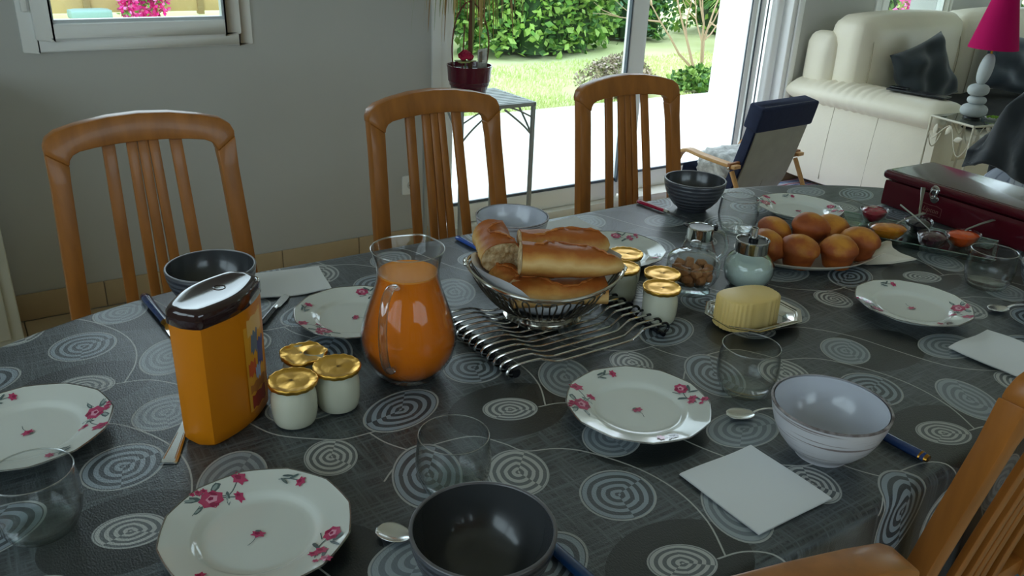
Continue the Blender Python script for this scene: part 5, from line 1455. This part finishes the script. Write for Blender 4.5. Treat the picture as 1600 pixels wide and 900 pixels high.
for i in range(NU):
    for j in range(NV):
        q = i*(NV+1)+j; fs.append((q, q+1, q+NV+2, q+NV+1))
o = bl.add(vs, fs).build('dark_blanket', mat('charcoal_blanket', '1f252b', .85, var=.15, vscale=20, sheen=.3), None, sharp=0, loc=(3.62, 1.21, .015)); o.rotation_euler = (0, 0, R(-90))
so2 = o.modifiers.new('thick', 'SOLIDIFY'); so2.thickness = .008
tag(o, 'dark charcoal blanket draped over the pale plaid armchair', 'blanket')
# ================================================================== outside
terr = struct(MB().box((3.0, 4.465, -.075), (14, 2.1, .09)).build('terrace', mat('terrace_slab', 'e6e4de', .7, var=.03), smooth=False))
lawn_m = mat('lawn_ground', 'bfc98a', .95, col2='d6dba8', vscale=1.2)
struct(MB().box((5, 16.5, -.13), (60, 22, .06)).build('lawn', lawn_m, smooth=False))
struct(MB().box((3, -9.2, -.14), (60, 29.4, .06)).build('neutral_ground', mat('bounce_grey', 'a5a39c', .8, var=.08, vscale=2), smooth=False))  # added ground out of view; neutral grey tempers green bounce into the room
# wing wall beside the door
struct(MB().box((4.06, WY+WT+.16, 1.25), (.22, .34, 2.5)).build('wall_terrace', mat('white_render', 'f4f4f0', .8), smooth=False))
grassm = mat('grass_blade', 'b8c67a', .8, spec=.2, col2='d9dda6', vscale=1.5)  # pale green blades, tone varied by noise
rg = random.Random(31); g = MB()
for k in range(26000):
    y = 5.52+(rg.random()**1.6)*3.6; x = 3.0+rg.random()*6.2
    if y > 7.5 or (x-5.1)**2/.3+(y-5.95)**2/.2 < 1 or (x-5.98)**2/.25+(y-5.8)**2/.12 < 1 or (x-6.42)**2+(y-6.2)**2 < .03: continue
    h_ = rg.uniform(.02, .05); a = rg.uniform(0, pi); d = .006
    g.v += [(x-d*cos(a), y-d*sin(a), -.05), (x+d*cos(a), y+d*sin(a), -.05), (x+rg.uniform(-.02, .02), y+rg.uniform(-.02, .02), -.05+h_)]
    g.f.append((len(g.v)-3, len(g.v)-2, len(g.v)-1))
me = bpy.data.meshes.new('lawn_grass'); me.from_pydata(g.v, [], g.f); me.materials.append(grassm)
go = bpy.data.objects.new('lawn_grass', me); C.objects.link(go); tag(go, 'short pale green grass of the lawn beyond the terrace', 'grass', None, 'stuff')
LEAF = [mat('leaf_dark', '3f6a2c', .6, var=.3, vscale=3), mat('leaf_mid', '63913a', .6, var=.3, vscale=3), mat('leaf_light', '93b557', .6, var=.25, vscale=3), mat('leaf_blue', '5d8a66', .6, var=.25, vscale=3)]
twig = mat('twig_brown', '5a4632', .9)
def bush(label, cx_, cy_, rx, ry, h_, n, ls, mats, seed, cat='shrub', name='garden_shrub', core=True):
    r_ = random.Random(seed); t = thing(name, label, cat, (cx_, cy_, -.05))
    for mi, m in enumerate(mats):
        vs = []; fs = []
        for k in range(n//len(mats)):
            # lumpy shell
            a = r_.uniform(0, 2*pi); zf = r_.random()**.8
            if r_.random() < .3: zf = .55+.45*r_.random()
            k_ = sqrt(max(0, 1-(max(0, zf-.3)/.7)**2.4)); q = (r_.uniform(.72, 1.0) if r_.random() < .8 else r_.uniform(.3, .8))*(.92+.10*sin(3*a+seed)+.10*sin(7*zf+2*a))
            p = Vector((rx*q*k_*cos(a), ry*q*k_*sin(a), h_*zf*(.95+.06*sin(4*a+seed))))
            s = ls*r_.uniform(.6, 1.3); d = Vector((r_.gauss(0, 1), r_.gauss(0, 1), r_.gauss(-.2, .8))).normalized(); e = d.orthogonal().normalized(); e.rotate(Matrix.Rotation(r_.uniform(0, 6.28), 3, d))
            nn = d.cross(e)
            o = len(vs); vs += [p, p+d*s*.5+e*s*.32+nn*s*.06, p+d*s, p+d*s*.5-e*s*.32+nn*s*.06]; fs.append((o, o+1, o+2)); fs.append((o, o+2, o+3))
        me = bpy.data.meshes.new('foliage'); me.from_pydata([tuple(v) for v in vs], [], fs); me.materials.append(m)
        fo_ = bpy.data.objects.new('foliage', me); C.objects.link(fo_); fo_.parent = t; fo_['kind'] = 'stuff'
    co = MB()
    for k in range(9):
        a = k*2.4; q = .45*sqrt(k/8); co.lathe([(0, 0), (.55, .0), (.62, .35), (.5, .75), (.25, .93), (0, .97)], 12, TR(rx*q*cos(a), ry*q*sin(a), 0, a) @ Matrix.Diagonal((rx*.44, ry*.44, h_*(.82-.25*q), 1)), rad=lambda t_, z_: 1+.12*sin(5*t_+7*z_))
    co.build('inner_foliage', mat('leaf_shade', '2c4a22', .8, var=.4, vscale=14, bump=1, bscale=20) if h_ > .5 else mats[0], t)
    bb = MB()
    for k in range(7):
        a = k*.9; bb.tube([(0.05*cos(a), .05*sin(a), 0), (rx*.25*cos(a), ry*.25*sin(a), h_*.45), (rx*.4*cos(a+.3), ry*.4*sin(a+.3), h_*.75)], [.03, .018, .006], 6)
    bb.build('stem', twig, t)
    return t
bush('ivy covered hedge mound with glossy mixed green leaves', 5.95, 8.55, 1.15, .7, 1.75, 13000, .10, [LEAF[0], LEAF[1], LEAF[2], LEAF[2]], 1, 'hedge', 'ivy_hedge')
bush('deep green shrub growing behind the ivy hedge', 5.5, 10.6, 1.3, .9, 2.6, 3600, .13, [LEAF[0], LEAF[1], LEAF[1]], 2)
bush('blue green feathery shrub right of the ivy hedge', 7.9, 9.15, .72, .6, 1.7, 3800, .10, [LEAF[3], LEAF[1], LEAF[0]], 3)
bush('bright green shrub beside the plant pot view', 4.35, 8.75, .42, .5, 1.4, 2600, .09, [LEAF[1], LEAF[2]], 4)
bush('tall dark leafy shrub at the back of the garden', 8.5, 11.4, 1.5, .9, 2.9, 4200, .14, [LEAF[0], LEAF[1], LEAF[3]], 5)
bush('wide leafy shrub at the back, behind the branches', 10.3, 9.3, 1.45, .9, 2.6, 5200, .13, [LEAF[0], LEAF[1], LEAF[2]], 6)
bush('low grey brown heather mound at the terrace edge', 5.10, 5.95, .42, .3, .32, 2600, .04, [mat('heather_a', 'a89a80', .8, var=.2), mat('heather_b', '8a8a62', .8, var=.2), mat('heather_c', 'b9a59a', .8, var=.2)], 7)
bush('low leafy ground cover at the terrace edge', 5.98, 5.80, .38, .22, .17, 1500, .06, [LEAF[1], LEAF[2], LEAF[0]], 8)
# arching ornamental grass
og = thing('ornamental_grass', 'clump of arching bright green ornamental grass', 'grass clump', (8.4, 7.65, -.05)); rg = random.Random(12)
for mi, m in enumerate((LEAF[1], LEAF[2])):
    bb = MB()
    for k in range(260):
        a = rg.uniform(0, 2*pi); L = rg.uniform(.6, 1.25); o_ = rg.uniform(.15, .5)
        P = [(.05*cos(a), .05*sin(a), 0), (o_*.35*cos(a), o_*.35*sin(a), L*.6), (o_*.8*cos(a), o_*.8*sin(a), L*.95), (o_*1.3*cos(a), o_*1.3*sin(a), L*.78)]
        vs, fs = strap(P, rg.uniform(.004, .008)); bb.add(vs, fs)
    q = bb.build('blades', m, og, sharp=0); q['kind'] = 'stuff'
# bare branches
bs = thing('bare_shrub', 'pale bare branches of a leafless shrub near the terrace edge', 'shrub', (6.42, 6.2, -.05)); rg = random.Random(8)
bm_ = mat('bare_branch', 'b59e80', .9)
def branch(p, d, L, r_, depth):
    P = [p]; q = Vector(p); dd = Vector(d)
    for k in range(5):
        dd = (dd+Vector((rg.gauss(0, .16), rg.gauss(0, .16), rg.gauss(.03, .1)))).normalized(); q = q+dd*(L/5); P.append(q.copy())
    MB().tube(P, [r_*(1-.14*k) for k in range(6)], 6).build('branch', bm_, bs)
    if depth:
        for k in range(3): branch(P[rg.randint(2, 5)], (dd+Vector((rg.gauss(0, .7), rg.gauss(0, .5), rg.gauss(.1, .5)))).normalized(), L*.62, r_*.55, depth-1)
for d in ((-.45, .1, 1), (.2, .1, 1), (-.1, 0, 1.0), (-.8, .1, .7)): branch((rg.uniform(-.08, .08), rg.uniform(-.05, .05), 0), Vector(d).normalized(), .95, .017, 2)
# stone kerb and covered grill at the far left of the door view
kb = thing('stone_edging', 'low row of pale stones along the flower bed', 'stone edging', (3.3, 9.7, -.05))
for k in range(9): MB().rbox((-.9+.22*k, .03*sin(k*2), .08+.01*sin(k*3)), (.2, .18, .2), .05, 4, .01).build('stone', mat('pale_stone', 'b9b0a0', .9, var=.2, vscale=6), kb)
gr = thing('covered_grill', 'rounded blue grey cover over a garden grill', 'grill cover', (3.75, 10.3, -.05))
MB().lathe([(.34, 0), (.36, .3), (.38, .62), (.30, .82), (.16, .93), (0, .97)], 28, rad=lambda q, z: 1+.04*sin(6*q)*(1-z)).build('cover', mat('cover_blue_grey', '7488a0', .6), gr)
MB().tube([(.37*cos(2*pi*k/28), .37*sin(2*pi*k/28), .6) for k in range(28)], .015, 6, closed=True).build('strap', mat('strap_dark', '3a4656', .7), gr)
# fence, trough and azaleas seen through the small window
fn = thing('panel_fence', 'tan panel fence at the end of the lawn', 'fence', (0, 13.0, -.05))
fm = mat('fence_tan', 'c2a878', .85, var=.08, vscale=3)
for k in range(-4, 9):
    x = .96+.74*k
    MB().box((x+.37, 0, .3), (.70, .05, .56)).build('panel', fm, fn, bevel=.01); MB().box((x+.37, 0, .86), (.70, .05, .52)).build('panel', fm, fn, bevel=.01); MB().box((x+.37, 0, 1.4), (.70, .05, .52)).build('panel', fm, fn, bevel=.01)
    MB().box((x, 0, .85), (.09, .11, 1.75)).build('post', mat('fence_post', '9c8660', .85), fn, bevel=.01)
tr = thing('garden_trough', 'long teal grey trough on the lawn before the fence', 'trough', (1.66, 12.5, -.05), R(4))
MB().rbox((0, 0, .06), (.5, .3, .12), .03, 6).build('trough', mat('teal_grey', '8fb0ae', .6), tr)
pk = [mat('azalea_pink', 'e22a93', .6, var=.25, vscale=6), mat('azalea_light', 'f07cc0', .6, var=.2, vscale=6), LEAF[1]]
bush('pink azalea bush in front of the tan fence', 2.3, 12.5, .3, .25, .5, 1500, .07, pk[:2]+[pk[0], LEAF[1]], 21, 'azalea', 'azalea_bush')
for i, (x, y, h_) in enumerate(((8.25, 4.85, 1.05), (9.8, 5.7, 1.2))):
    bush(('pink azalea bush right outside the wide window', 'second pink azalea bush further outside the wide window')[i], x, y, .75, .6, h_, 3800, .06, [pk[1], pk[0], pk[1], LEAF[2]], 30+i, 'azalea', 'azalea_bush')
bush('dark green hedge behind the azaleas, heightened for the lid reflection', 11.9, 7.0, 1.9, .9, 5.4, 5600, .2, [LEAF[0], LEAF[1], LEAF[2]], 40)  # raised far above the azaleas to put green into the lid reflection
bush('unseen tall green hedge added outside the end window', 11.6, 1.0, .8, 3.2, 4.2, 5200, .2, [LEAF[0], LEAF[1], LEAF[2]], 41, 'hedge', 'reflection_hedge')  # added out of view so the box lid mirrors green
